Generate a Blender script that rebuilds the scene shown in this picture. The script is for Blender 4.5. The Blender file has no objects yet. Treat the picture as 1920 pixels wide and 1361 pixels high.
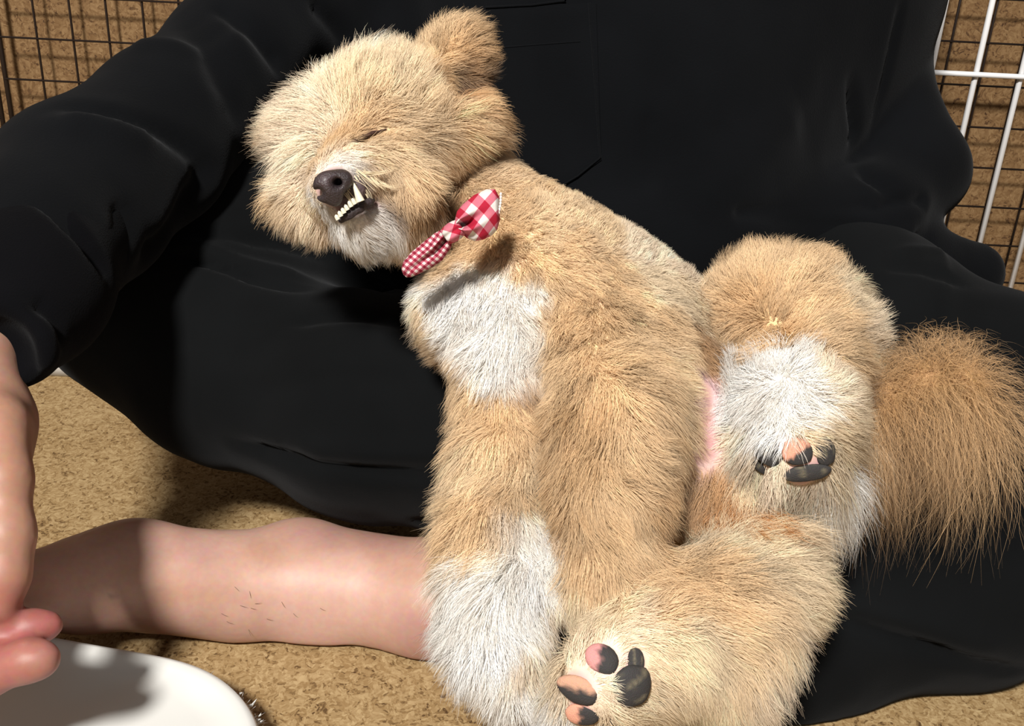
import bpy, bmesh, math, random
import numpy as np
from mathutils import Vector, Matrix
from mathutils.bvhtree import BVHTree
from mathutils.kdtree import KDTree

random.seed(7)
rng = np.random.default_rng(11)
SC = bpy.context.scene
COL = SC.collection

# ---------------------------------------------------------------- camera
W_PX, H_PX, FPX = 1920.0, 1361.0, 2000.0
CAM_H, PITCH, ROLL = 0.46, math.radians(25.5), 0.05
fwd = np.array([0, math.cos(PITCH), -math.sin(PITCH)])
r0 = np.array([1.0, 0, 0]); u0 = np.array([0, math.sin(PITCH), math.cos(PITCH)])
c_r = math.cos(ROLL) * r0 + math.sin(ROLL) * u0
c_u = -math.sin(ROLL) * r0 + math.cos(ROLL) * u0
CAM = np.array([0, 0, CAM_H])
cd = bpy.data.cameras.new('camera'); cam = bpy.data.objects.new('camera', cd); COL.objects.link(cam)
cd.sensor_width = 36.0; cd.lens = 36.0 * FPX / W_PX; cd.clip_start = 0.01
cam.matrix_world = Matrix(((c_r[0], c_u[0], -fwd[0], CAM[0]), (c_r[1], c_u[1], -fwd[1], CAM[1]),
                           (c_r[2], c_u[2], -fwd[2], CAM[2]), (0, 0, 0, 1)))
SC.camera = cam

# ---------------------------------------------------------------- world, lamp, exposure
wd = bpy.data.worlds.new('world'); SC.world = wd; wd.use_nodes = True
wd.node_tree.nodes['Background'].inputs[0].default_value = (1.0, 0.97, 0.93, 1)
wd.node_tree.nodes['Background'].inputs[1].default_value = 0.15
ld = bpy.data.lights.new('ceiling_lamp_light', 'POINT'); ld.shadow_soft_size = 0.17
ld.energy = 350; ld.color = (1.0, 0.965, 0.91)
lo = bpy.data.objects.new('ceiling_lamp_light', ld); COL.objects.link(lo)
lo.location = (-0.55, -1.25, 2.20)
lo.rotation_euler = (0, 0, 0)
SC.view_settings.view_transform = 'Standard'; SC.view_settings.look = 'None'
SC.view_settings.gamma = 1; SC.view_settings.use_curve_mapping = False
SC.view_settings.exposure = 0.80
SC.cycles.diffuse_bounces = 6; SC.cycles.transmission_bounces = 8

# ---------------------------------------------------------------- helpers
def P(px, py, d):
    """world point on the line of sight of a photo pixel, d metres in front of the lens"""
    return CAM + d * ((px - 960) / FPX * c_r - (py - 680.5) / FPX * c_u + fwd)
def D(dx, dy):
    return dx * c_r - dy * c_u
def floor_d(px, py, z=0.0):
    v = (px - 960) / FPX * c_r - (py - 680.5) / FPX * c_u + fwd
    return (z - CAM_H) / v[2]
def s2l(c):
    return tuple(((x / 255) / 12.92 if x / 255 <= .04045 else ((x / 255 + .055) / 1.055) ** 2.4) for x in c)
def unit(v):
    return v / (np.linalg.norm(v, axis=-1, keepdims=True) + 1e-12)

def link(name, data, parent=None):
    o = bpy.data.objects.new(name, data); COL.objects.link(o)
    if parent: o.parent = parent
    return o
def tag(o, label=None, cat=None, group=None, kind=None):
    if label: o['label'] = label
    if cat: o['category'] = cat
    if group: o['group'] = group
    if kind: o['kind'] = kind
    return o
def empty(name, label, cat, loc=(0, 0, 0), group=None):
    o = bpy.data.objects.new(name, None); COL.objects.link(o); o.empty_display_size = .02
    o.location = loc
    return tag(o, label, cat, group)
def mesh_obj(name, V, F, mat, parent=None, smooth=True, col=None):
    me = bpy.data.meshes.new(name)
    V = np.asarray(V, float)
    if parent is not None: V = V - np.array(parent_off(parent))
    me.from_pydata(V.tolist(), [], F.tolist() if hasattr(F, 'tolist') else F)
    if smooth: me.polygons.foreach_set('use_smooth', np.ones(len(me.polygons), bool))
    if mat: me.materials.append(mat)
    if col is not None:
        a = me.color_attributes.new('tint', 'FLOAT_COLOR', 'POINT')
        c = np.ones((len(V), 4)); c[:, :3] = col
        a.data.foreach_set('color', c.ravel())
    me.update()
    return link(name, me, parent)
def parent_off(p):
    off = np.zeros(3)
    while p is not None:
        off = off + np.array(p.location); p = p.parent
    return off

# ---- signed distance fields, blended and turned into meshes (surface nets)
class Field:
    def __init__(s, lo, hi, h):
        s.h = h; s.lo = np.array(lo, float)
        n = np.ceil((np.array(hi) - s.lo) / h).astype(int) + 1
        s.n = n; s.f = np.full(n, 0.08, np.float32)
        s.ax = [s.lo[i] + h * np.arange(n[i]) for i in range(3)]
    def _sub(s, lo, hi, m):
        i0 = np.clip(np.floor((lo - m - s.lo) / s.h).astype(int), 0, s.n - 1)
        i1 = np.clip(np.ceil((hi + m - s.lo) / s.h).astype(int) + 1, 1, s.n)
        sl = tuple(slice(a, b) for a, b in zip(i0, i1))
        X = s.ax[0][sl[0]][:, None, None]; Y = s.ax[1][sl[1]][None, :, None]; Z = s.ax[2][sl[2]][None, None, :]
        return sl, X, Y, Z
    def _mix(s, sl, d, k, op):
        f = s.f[sl]; d = d.astype(np.float32)
        if op == 'sub':
            d = -d
            h = np.clip(.5 - .5 * (d - f) / max(k, 1e-6), 0, 1) if k else (d < f).astype(np.float32)
            s.f[sl] = f * h + d * (1 - h) + k * h * (1 - h)
        else:
            h = np.clip(.5 + .5 * (d - f) / max(k, 1e-6), 0, 1)
            s.f[sl] = d * (1 - h) + f * h - k * h * (1 - h)
    def cone(s, a, ra, b, rb, k=.01, op='add'):
        a = np.array(a, float); b = np.array(b, float)
        m = max(ra, rb) + k + .02
        sl, X, Y, Z = s._sub(np.minimum(a, b), np.maximum(a, b), m)
        ab = b - a; L2 = ab @ ab + 1e-12
        t = np.clip(((X - a[0]) * ab[0] + (Y - a[1]) * ab[1] + (Z - a[2]) * ab[2]) / L2, 0, 1)
        d = np.sqrt((X - a[0] - t * ab[0]) ** 2 + (Y - a[1] - t * ab[1]) ** 2 + (Z - a[2] - t * ab[2]) ** 2) - (ra + (rb - ra) * t)
        s._mix(sl, d, k, op)
    def ell(s, c, r, k=.01, axes=None, op='add'):
        c = np.array(c, float); r = np.array(r, float)
        A = np.eye(3) if axes is None else np.array(axes)
        m = r.max() + k + .02
        sl, X, Y, Z = s._sub(c, c, m)
        q = [(X - c[0]) * A[i][0] + (Y - c[1]) * A[i][1] + (Z - c[2]) * A[i][2] for i in range(3)]
        k0 = np.sqrt(sum((q[i] / r[i]) ** 2 for i in range(3)))
        k1 = np.sqrt(sum((q[i] / r[i] ** 2) ** 2 for i in range(3))) + 1e-9
        s._mix(sl, k0 * (k0 - 1) / k1, k, op)
    # the same given as photo pixel + distance, radii in pixels at that distance
    def pc(s, a, b, k=.01, op='add'):
        s.cone(P(*a[:3]), a[3] * a[2] / FPX, P(*b[:3]), b[3] * b[2] / FPX, k, op)
    def chain(s, pts, k=.01, op='add'):
        for a, b in zip(pts[:-1], pts[1:]): s.pc(a, b, k, op)
    def pe(s, px, py, d, rx, ry, rd, ang=0, k=.01, op='add', tilt=None):
        q = d / FPX; a = math.radians(ang)
        ex = D(math.cos(a), math.sin(a)); ey = D(-math.sin(a), math.cos(a))
        s.ell(P(px, py, d), (rx * q, ry * q, rd * q), k, (ex, ey, fwd), op)
    def floor(s, z):
        s.f = np.maximum(s.f, (z - s.ax[2])[None, None, :].astype(np.float32))
    def mesh(s, smooth=1):
        f = s.f; n = f.shape
        neg = f < 0
        cnt = np.zeros(tuple(np.array(n) - 1), np.int8)
        for dx in (0, 1):
            for dy in (0, 1):
                for dz in (0, 1):
                    cnt += neg[dx:n[0] - 1 + dx, dy:n[1] - 1 + dy, dz:n[2] - 1 + dz]
        act = (cnt > 0) & (cnt < 8)
        idx = -np.ones(act.shape, np.int32); I = np.argwhere(act); idx[act] = np.arange(len(I))
        acc = np.zeros((len(I), 3)); w = np.zeros(len(I))
        cor = [(x, y, z) for x in (0, 1) for y in (0, 1) for z in (0, 1)]
        val = {c: f[I[:, 0] + c[0], I[:, 1] + c[1], I[:, 2] + c[2]] for c in cor}
        for c in cor:
            for ax in range(3):
                if c[ax] == 0:
                    e = list(c); e[ax] = 1; e = tuple(e)
                    va, vb = val[c], val[e]; m = (va < 0) != (vb < 0)
                    t = np.where(m, va / np.where(m, va - vb, 1), 0)
                    p = np.tile(np.array(c, float), (len(I), 1)); p[:, ax] = t
                    acc += p * m[:, None]; w += m
        V = s.lo + s.h * (I + acc / w[:, None])
        Q = []
        for ax in range(3):
            a = [slice(None)] * 3; b = [slice(None)] * 3
            a[ax] = slice(0, -1); b[ax] = slice(1, None)
            na, nb = neg[tuple(a)], neg[tuple(b)]
            E = np.argwhere(na != nb)
            o1, o2 = (ax + 1) % 3, (ax + 2) % 3
            ok = (E[:, o1] > 0) & (E[:, o2] > 0) & (E[:, o1] < n[o1] - 1) & (E[:, o2] < n[o2] - 1)
            E = E[ok]
            def at(d1, d2):
                J = E.copy(); J[:, o1] -= d1; J[:, o2] -= d2
                return idx[J[:, 0], J[:, 1], J[:, 2]]
            q = np.stack([at(1, 1), at(0, 1), at(0, 0), at(1, 0)], 1)
            fl = ~na[E[:, 0], E[:, 1], E[:, 2]]
            q[fl] = q[fl][:, ::-1]
            Q.append(q)
        Q = np.concatenate(Q)
        for _ in range(smooth): V = relax(V, Q)
        return V, Q
def relax(V, Q, lam=.5):
    a = np.concatenate([Q[:, i] for i in range(4)]); b = np.concatenate([Q[:, (i + 1) % 4] for i in range(4)])
    S = np.zeros_like(V); n = np.bincount(a, minlength=len(V)) + np.bincount(b, minlength=len(V))
    for j in range(3):
        S[:, j] = np.bincount(a, V[b, j], len(V)) + np.bincount(b, V[a, j], len(V))
    return V + lam * (S / np.maximum(n, 1)[:, None] - V)
def normals(V, Q):
    fn = np.cross(V[Q[:, 2]] - V[Q[:, 0]], V[Q[:, 3]] - V[Q[:, 1]])
    N = np.zeros_like(V)
    for i in range(4):
        for j in range(3): N[:, j] += np.bincount(Q[:, i], fn[:, j], len(V))
    return unit(N)
def bvh(V, Q):
    return BVHTree.FromPolygons(V.tolist(), Q.tolist())
def snap(tree, px, py):
    """first point of a surface met by the line of sight of a photo pixel"""
    v = unit(P(px, py, 1.0) - CAM)
    h = tree.ray_cast(Vector(CAM), Vector(v))
    if h[0] is None:
        near = tree.find_nearest(Vector(P(px, py, .6)))
        return np.array(near[0]), np.array(near[1])
    return np.array(h[0]), np.array(h[1])
def dist_poly(V, pts):
    best = np.full(len(V), 9.0); tt = np.zeros(len(V)); m = len(pts) - 1
    for i in range(m):
        a, b = pts[i], pts[i + 1]; ab = b - a
        t = np.clip((V - a) @ ab / (ab @ ab + 1e-12), 0, 1)
        d = np.linalg.norm(V - a - t[:, None] * ab, axis=1)
        u = d < best; best[u] = d[u]; tt[u] = (i + t[u]) / m
    return best, tt
def crease(V, Q, strokes):
    """press folds (depth < 0) or raise ridges along lines seen in the cloth"""
    T = bvh(V, Q); N = normals(V, Q); off = np.zeros(len(V))
    for pts, w, dep in strokes:
        q = np.array([snap(T, *p)[0] for p in pts])
        d, t = dist_poly(V, q)
        fade = np.clip(np.minimum(t, 1 - t) * 5 + .25, 0, 1)
        off += dep * np.exp(-(d / w) ** 2) * fade
    return V + N * off[:, None]
def noise3(p, s, seed=0, oct=3):
    """cheap smooth value noise in numpy"""
    out = np.zeros(len(p)); a = 1.0; tot = 0
    for o in range(oct):
        q = p * s * 2 ** o + 17.3 * (seed + o); i = np.floor(q).astype(np.int64); f = q - i; f = f * f * (3 - 2 * f)
        v = 0
        for c in range(8):
            b = np.array([(c >> 2) & 1, (c >> 1) & 1, c & 1]); j = i + b
            h = (j[:, 0] * 374761393 + j[:, 1] * 668265263 + j[:, 2] * 2147483647 + seed * 974711) & 0xffffffff
            h = ((h ^ (h >> 13)) * 1274126177) & 0xffffffff; h = (h ^ (h >> 16)) & 0xffff
            v = v + h / 65535.0 * np.prod(np.where(b, f, 1 - f), axis=1)
        out += a * v; tot += a; a *= .5
    return out / tot

# ---------------------------------------------------------------- materials
def new_mat(name):
    m = bpy.data.materials.new(name); m.use_nodes = True
    nt = m.node_tree; return m, nt, nt.nodes['Principled BSDF'], nt.nodes.new, nt.links.new
def m_plain(name, c, rough=.5, spec=.5, metal=0, coat=0):
    m, nt, b, n, l = new_mat(name)
    b.inputs['Base Color'].default_value = (*s2l(c), 1); b.inputs['Roughness'].default_value = rough
    b.inputs['Specular IOR Level'].default_value = spec; b.inputs['Metallic'].default_value = metal
    b.inputs['Coat Weight'].default_value = coat
    return m
def m_cork(name, c1, c2, c3, scale=1.0):
    m, nt, b, n, l = new_mat(name)
    tc = n('ShaderNodeTexCoord'); mp = n('ShaderNodeMapping'); l(tc.outputs['Object'], mp.inputs[0])
    mp.inputs['Scale'].default_value = (scale,) * 3
    nz = n('ShaderNodeTexNoise'); nz.inputs['Scale'].default_value = 60; nz.inputs['Detail'].default_value = 3
    l(mp.outputs[0], nz.inputs['Vector'])
    mixv = n('ShaderNodeMix'); mixv.data_type = 'VECTOR'; mixv.inputs['Factor'].default_value = .018
    l(mp.outputs[0], mixv.inputs[4]); l(nz.outputs['Color'], mixv.inputs[5])
    v1 = n('ShaderNodeTexVoronoi'); v1.inputs['Scale'].default_value = 260; l(mixv.outputs[1], v1.inputs['Vector'])
    v2 = n('ShaderNodeTexVoronoi'); v2.inputs['Scale'].default_value = 520; l(mixv.outputs[1], v2.inputs['Vector'])
    big = n('ShaderNodeTexNoise'); big.inputs['Scale'].default_value = 14; big.inputs['Detail'].default_value = 4
    l(mp.outputs[0], big.inputs['Vector'])
    s1 = n('ShaderNodeSeparateColor'); l(v1.outputs['Color'], s1.inputs[0])
    s2 = n('ShaderNodeSeparateColor'); l(v2.outputs['Color'], s2.inputs[0])
    ad = n('ShaderNodeMath'); ad.operation = 'ADD'; l(s1.outputs[0], ad.inputs[0]); l(s2.outputs[1], ad.inputs[1])
    ad2 = n('ShaderNodeMath'); ad2.operation = 'MULTIPLY_ADD'; l(big.outputs[0], ad2.inputs[0]); ad2.inputs[1].default_value = .9; l(ad.outputs[0], ad2.inputs[2])
    hf = n('ShaderNodeMath'); hf.operation = 'MULTIPLY'; l(ad2.outputs[0], hf.inputs[0]); hf.inputs[1].default_value = .345
    r = n('ShaderNodeValToRGB'); e = r.color_ramp.elements
    e[0].position = .16; e[0].color = (*s2l(c3), 1); e[1].position = .86; e[1].color = (*s2l(c1), 1)
    x = e.new(.36); x.color = (*s2l(c2), 1)
    l(hf.outputs[0], r.inputs[0]); l(r.outputs[0], b.inputs['Base Color'])
    bp = n('ShaderNodeBump'); bp.inputs['Strength'].default_value = .35; bp.inputs['Distance'].default_value = .001
    l(ad.outputs[0], bp.inputs['Height']); l(bp.outputs[0], b.inputs['Normal'])
    b.inputs['Roughness'].default_value = .8; b.inputs['Specular IOR Level'].default_value = .2
    return m
def m_cloth(name, c, bump=.25, scale=900, sheen=.25, rough=.9, rib=False):
    m, nt, b, n, l = new_mat(name)
    tc = n('ShaderNodeTexCoord'); nz = n('ShaderNodeTexNoise'); nz.inputs['Scale'].default_value = scale
    nz.inputs['Detail'].default_value = 2; l(tc.outputs['Object'], nz.inputs['Vector'])
    big = n('ShaderNodeTexNoise'); big.inputs['Scale'].default_value = 9; big.inputs['Detail'].default_value = 3
    l(tc.outputs['Object'], big.inputs['Vector'])
    r = n('ShaderNodeValToRGB'); e = r.color_ramp.elements; cl = np.array(s2l(c))
    e[0].color = (*(cl * .8), 1); e[1].color = (*(cl * 1.25), 1); e[0].position = .3; e[1].position = .7
    l(big.outputs[0], r.inputs[0]); l(r.outputs[0], b.inputs['Base Color'])
    bp = n('ShaderNodeBump'); bp.inputs['Strength'].default_value = bump; bp.inputs['Distance'].default_value = .0012
    if rib:
        wv = n('ShaderNodeTexWave'); wv.inputs['Scale'].default_value = 150; l(tc.outputs['UV'], wv.inputs['Vector']); l(wv.outputs[1], bp.inputs['Height'])
    else: l(nz.outputs[0], bp.inputs['Height'])
    l(bp.outputs[0], b.inputs['Normal'])
    b.inputs['Roughness'].default_value = 1.0; b.inputs['Specular IOR Level'].default_value = .04
    b.inputs['Sheen Weight'].default_value = sheen * .6; b.inputs['Sheen Roughness'].default_value = .5
    b.inputs['Sheen Tint'].default_value = (.92, .95, 1, 1)
    return m
def m_tint(name, rough=.6, spec=.4, sss=0, bump=0, scale=120, coat=0):
    m, nt, b, n, l = new_mat(name)
    at = n('ShaderNodeAttribute'); at.attribute_name = 'tint'
    tc = n('ShaderNodeTexCoord'); nz = n('ShaderNodeTexNoise'); nz.inputs['Scale'].default_value = scale; nz.inputs['Detail'].default_value = 4
    l(tc.outputs['Object'], nz.inputs['Vector'])
    mx = n('ShaderNodeMix'); mx.data_type = 'RGBA'; mx.blend_type = 'SOFT_LIGHT'; mx.inputs[0].default_value = .25
    l(at.outputs['Color'], mx.inputs[6]); l(nz.outputs['Color'], mx.inputs[7]); l(mx.outputs[2], b.inputs['Base Color'])
    b.inputs['Roughness'].default_value = rough; b.inputs['Specular IOR Level'].default_value = spec
    b.inputs['Coat Weight'].default_value = coat; b.inputs['Coat Roughness'].default_value = .25
    if sss:
        b.inputs['Subsurface Weight'].default_value = sss; b.inputs['Subsurface Radius'].default_value = (.006, .0025, .0015); b.inputs['Subsurface Scale'].default_value = 1
    if bump:
        bp = n('ShaderNodeBump'); bp.inputs['Strength'].default_value = bump; bp.inputs['Distance'].default_value = .0008
        l(nz.outputs[0], bp.inputs['Height']); l(bp.outputs[0], b.inputs['Normal'])
    return m
def m_hair(name):
    m = bpy.data.materials.new(name); m.use_nodes = True; nt = m.node_tree; nt.nodes.clear(); n = nt.nodes.new; l = nt.links.new
    at = n('ShaderNodeAttribute'); at.attribute_name = 'tint'
    hi = n('ShaderNodeHairInfo')
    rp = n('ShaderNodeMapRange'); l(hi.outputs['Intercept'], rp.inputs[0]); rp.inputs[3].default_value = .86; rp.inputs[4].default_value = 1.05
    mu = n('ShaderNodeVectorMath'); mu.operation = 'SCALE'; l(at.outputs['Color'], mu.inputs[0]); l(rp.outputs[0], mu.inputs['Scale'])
    nr = n('ShaderNodeAttribute'); nr.attribute_name = 'root_normal'
    gm = n('ShaderNodeNewGeometry'); mx = n('ShaderNodeMix'); mx.data_type = 'VECTOR'; mx.inputs['Factor'].default_value = .62
    l(gm.outputs['Normal'], mx.inputs[4]); l(nr.outputs['Vector'], mx.inputs[5])
    nz = n('ShaderNodeVectorMath'); nz.operation = 'NORMALIZE'; l(mx.outputs[1], nz.inputs[0])
    df = n('ShaderNodeBsdfDiffuse'); l(mu.outputs[0], df.inputs[0]); l(nz.outputs[0], df.inputs['Normal'])
    tr = n('ShaderNodeBsdfTranslucent'); l(mu.outputs[0], tr.inputs[0]); l(nz.outputs[0], tr.inputs['Normal'])
    hr = n('ShaderNodeBsdfHair'); hr.component = 'Reflection'; hr.inputs['RoughnessU'].default_value = .35; hr.inputs['RoughnessV'].default_value = .8
    hr.inputs['Color'].default_value = (.9, .85, .75, 1)
    m1 = n('ShaderNodeMixShader'); m1.inputs[0].default_value = .32; l(df.outputs[0], m1.inputs[1]); l(tr.outputs[0], m1.inputs[2])
    m2 = n('ShaderNodeMixShader'); m2.inputs[0].default_value = .10; l(m1.outputs[0], m2.inputs[1]); l(hr.outputs[0], m2.inputs[2])
    out = n('ShaderNodeOutputMaterial'); l(m2.outputs[0], out.inputs[0])
    return m
M = {}
M['cork_floor'] = m_cork('cork_floor', (168, 145, 107), (131, 105, 69), (73, 52, 30), 1.25)
M['cork_wall'] = m_cork('cork_wall', (136, 109, 76), (107, 80, 51), (63, 43, 27), .9)
M['hoodie'] = m_cloth('black_sweatshirt', (11, 12, 14), .25, 800, .05)
M['cuff'] = m_cloth('black_rib', (7, 7, 9), .3, 1100, .03)
M['pants'] = m_cloth('black_jersey', (13, 14, 15), .2, 1400, .05)
M['skin'] = m_tint('skin', .5, .35, .35, .12, 260)
M['dogskin'] = m_tint('dog_skin', .8, .2)
M['hair'] = m_hair('dog_fur')
M['wet'] = m_tint('nose_leather', .45, .45, 0, .9, 1100, .1)
M['lip'] = m_tint('lip_skin', .65, .35, 0, .9, 700)
M['pad'] = m_tint('paw_leather', .75, .3, 0, .5, 1600)
M['tooth'] = m_plain('tooth', (200, 194, 175), .25, .5, coat=.3)
M['black_wire'] = m_plain('black_wire', (30, 20, 16), .45, .5)
M['white_wire'] = m_plain('white_wire', (224, 224, 226), .35, .5)
M['white'] = m_plain('white_plastic', (199, 199, 197), .38, .5)
M['pad_white'] = m_plain('white_pad', (198, 198, 195), .45, .4)
M['thread'] = m_plain('white_thread', (214, 205, 201), .8, .2)
def m_gingham(name, cells, red, mid, white):
    m, nt, b, n, l = new_mat(name)
    uv = n('ShaderNodeUVMap'); sp = n('ShaderNodeSeparateXYZ'); l(uv.outputs[0], sp.inputs[0])
    st = []
    for i in (0, 1):
        mu = n('ShaderNodeMath'); mu.operation = 'MULTIPLY'; l(sp.outputs[i], mu.inputs[0]); mu.inputs[1].default_value = cells
        fr = n('ShaderNodeMath'); fr.operation = 'FRACT'; l(mu.outputs[0], fr.inputs[0])
        gt = n('ShaderNodeMath'); gt.operation = 'GREATER_THAN'; l(fr.outputs[0], gt.inputs[0]); gt.inputs[1].default_value = .5
        st.append(gt)
    ad = n('ShaderNodeMath'); ad.operation = 'ADD'; l(st[0].outputs[0], ad.inputs[0]); l(st[1].outputs[0], ad.inputs[1])
    hf = n('ShaderNodeMath'); hf.operation = 'MULTIPLY'; l(ad.outputs[0], hf.inputs[0]); hf.inputs[1].default_value = .5
    r = n('ShaderNodeValToRGB'); r.color_ramp.interpolation = 'CONSTANT'; e = r.color_ramp.elements
    e[0].position = 0; e[0].color = (*s2l(white), 1); e[1].position = .75; e[1].color = (*s2l(red), 1)
    x = e.new(.25); x.color = (*s2l(mid), 1)
    l(hf.outputs[0], r.inputs[0])
    tc = n('ShaderNodeTexCoord'); nz = n('ShaderNodeTexNoise'); nz.inputs['Scale'].default_value = 1800; l(tc.outputs['Object'], nz.inputs['Vector'])
    mx = n('ShaderNodeMix'); mx.data_type = 'RGBA'; mx.blend_type = 'SOFT_LIGHT'; mx.inputs[0].default_value = .3
    l(r.outputs[0], mx.inputs[6]); l(nz.outputs['Color'], mx.inputs[7]); l(mx.outputs[2], b.inputs['Base Color'])
    b.inputs['Roughness'].default_value = .85; b.inputs['Specular IOR Level'].default_value = .2
    return m
M['gingham_big'] = m_gingham('gingham_wide_check', 1.0, (152, 24, 47), (177, 96, 111), (196, 190, 186))
M['gingham_small'] = m_gingham('gingham_fine_check', 1.0, (117, 22, 42), (158, 84, 98), (192, 181, 178))

# ---------------------------------------------------------------- the setting
def slab(name, a, b, mat, label, cat):
    bm = bmesh.new(); bmesh.ops.create_cube(bm, size=1)
    for v in bm.verts:
        v.co = Vector([a[i] if v.co[i] < 0 else b[i] for i in range(3)])
    me = bpy.data.meshes.new(name); bm.to_mesh(me); bm.free(); me.materials.append(mat)
    return tag(link(name, me), label, cat, kind='structure')
WALL_Y = 1.235
slab('floor', (-2.2, -1.2, -.03), (2.2, WALL_Y, 0), M['cork_floor'], 'fine grained tan cork floor under the seated person', 'floor')
slab('wall_back', (-2.2, WALL_Y, -.03), (2.2, WALL_Y + .04, 2.4), M['cork_wall'], 'brown cork clad wall behind the wire panels', 'wall')

# ---------------------------------------------------------------- wire panels of the pen
def rod_mesh(name, L, r, axis, mat, seg=6):
    V = []; F = []
    for k in (0, 1):
        for i in range(seg):
            a = 2 * math.pi * i / seg
            c, s_ = r * math.cos(a), r * math.sin(a); z = L * k
            V.append((c, s_, z) if axis == 'z' else (z, c, s_))
    for i in range(seg):
        F.append((i, (i + 1) % seg, seg + (i + 1) % seg, seg + i))
    F.append(tuple(range(seg))[::-1]); F.append(tuple(range(seg, 2 * seg)))
    me = bpy.data.meshes.new(name); me.from_pydata(V, [], F); me.materials.append(mat)
    me.polygons.foreach_set('use_smooth', np.ones(len(F), bool)); me.update()
    return me
def wire_panel(name, label, x0, x1, y, z0, z1, vx, hz, rv, rh, mat, rail=None, rail_r=.004, rot=0.0):
    t = empty(name, label, 'wire panel', (x0, y, z0)); t.rotation_euler = (0, 0, rot)
    mv = rod_mesh('wire_v', z1 - z0, rv, 'z', mat); mh = rod_mesh('wire_h', x1 - x0, rh, 'x', mat)
    for x in vx:
        o = link('wire', mv, t); o.location = (x - x0, 0, 0)
    for z in hz:
        o = link('wire', mh, t); o.location = (0, -(rv + rh) * .9, z - z0)
    for (kind, p) in (rail or []):
        if kind == 'v':
            o = link('post', rod_mesh('post', z1 - z0, rail_r, 'z', mat, 8), t); o.location = (p - x0, 0, 0)
        else:
            o = link('rail', rod_mesh('rail', x1 - x0, rail_r, 'x', mat, 8), t); o.location = (0, 0, p - z0)
    return t
def wy(px, py, y):                       # world point of a pixel on the upright plane Y = y
    v = (px - 960) / FPX * c_r - (py - 680.5) / FPX * c_u + fwd
    return CAM + v * (y / v[1])
YB = WALL_Y - .030
sp = .0400
xa = wy(78, 130, YB)[0]; za = wy(78, 72, YB)[2]
xpost = wy(8, 130, YB)[0]
vx = [xa + sp * i for i in range(0, 29) if xa + sp * i < .62]
hz = [za + .0455 * j for j in range(-8, 8) if 0.01 < za + .0455 * j < .66]
wire_panel('mesh_panel', 'black wire mesh panel standing against the cork wall behind the left sleeve', xpost, .62, YB, .002, .66, vx, hz, .0014, .0012, M['black_wire'],
           [('v', xpost), ('h', .66), ('h', .004)], .0028)
vx = [xpost - .014 - sp * i for i in range(1, 6)]
wire_panel('mesh_panel', 'narrow strip of black wire mesh panel at the far left edge', xpost - .24, xpost - .013, YB + .004, .002, .66, vx, hz, .0014, .0012, M['black_wire'],
           [('v', xpost - .013), ('h', .66)], .0028)
xb = wy(1793, 60, YB)[0]
vx = [xb + .058 * i for i in range(-2, 8)]
zb = wy(1850, 75, YB)[2]
hz = [zb + .062 * j for j in range(-7, 4) if 0.01 < zb + .062 * j]
wire_panel('mesh_panel', 'black wire mesh panel behind the white barred panel', .63, 1.10, WALL_Y - .012, .002, .66, [v for v in vx if .63 < v < 1.1], hz, .0016, .0012, M['black_wire'], [('h', .66)], .0028)
YW = WALL_Y - .050
xw = wy(1832, 130, YW)[0]
zw = wy(1850, 139, YW)[2]
vx = [xw + .0485 * i for i in range(-3, 8)]
wire_panel('barred_panel', 'white metal barred pen panel beside the sleeve at right', vx[0], vx[-1], YW, .004, .62, vx, [zw, zw + .25], .0033, .003, M['white_wire'], [('h', .006), ('h', .62)], .004)

# white plastic tray edge behind the knee
d0 = floor_d(108, 706)
c0 = P(108, 706, d0)
bm = bmesh.new()
def tray():
    t = empty('floor_tray', 'flat white plastic tray peeking out between the sleeve cuff and the knee', 'tray', (c0[0], c0[1], 0))
    n = 24; V = []; F = []
    w, dpt = .20, .12
    prof = [(1, 0), (1, .014), (.985, .017), (.95, .016), (.93, .006), (0, .005)]
    for s_, z in prof[:-1]:
        for i in range(n):
            a = 2 * math.pi * i / n
            ex = math.copysign(abs(math.cos(a)) ** .35, math.cos(a)); ey = math.copysign(abs(math.sin(a)) ** .35, math.sin(a))
            V.append((c0[0] + .02 + w * .5 * s_ * ex, c0[1] + dpt * .5 + dpt * .5 * s_ * ey, z + .0005))
    for k in range(len(prof) - 2):
        for i in range(n):
            F.append((k * n + i, k * n + (i + 1) % n, (k + 1) * n + (i + 1) % n, (k + 1) * n + i))
    F.append(tuple(range(4 * n, 5 * n))); F.append(tuple(range(n))[::-1])
    mesh_obj('tray_body', V, F, M['white'], t)
tray()

# ================================================================= PERSON
person = empty('person', 'person sitting cross-legged in a black sweatshirt and black trousers with one bare foot', 'person', (.08, .9, 0))
body_parts = []
# --- lower leg and bare foot (one island)
fl = Field((-.45, .35, -.01), (.25, .8, .2), .0028)
fl.chain([(1150, 1150, .665, 118), (960, 1140, .675, 112), (800, 1125, .69, 106), (690, 1108, .70, 98), (590, 1095, .70, 100)], .015)
fl.chain([(590, 1098, .70, 98), (450, 1100, .69, 92), (330, 1088, .675, 84), (240, 1080, .665, 82), (150, 1096, .655, 76), (80, 1104, .645, 66)], .02)
fl.pe(560, 1025, .705, 52, 42, 45, 10, .02)            # inner ankle
fl.pe(600, 1160, .70, 70, 45, 60, 0, .02)             # heel side
fl.pe(255, 1040, .67, 62, 48, 50, 0, .02)             # ball of the big toe
for i, (y, l) in enumerate([(1062, 20), (1092, 35), (1116, 45), (1134, 60), (1150, 80)]):   # toes
    fl.chain([(80, y, .64 - .004 * i, 26 - 2 * i), (10 + l * .3, y + 4, .635 - .004 * i, 24 - 2 * i), (-40 + l, y + 8, .635 - .004 * i, 20 - 2 * i)], .008)
fl.floor(.002)
body_parts.append(fl.mesh(2))
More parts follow.
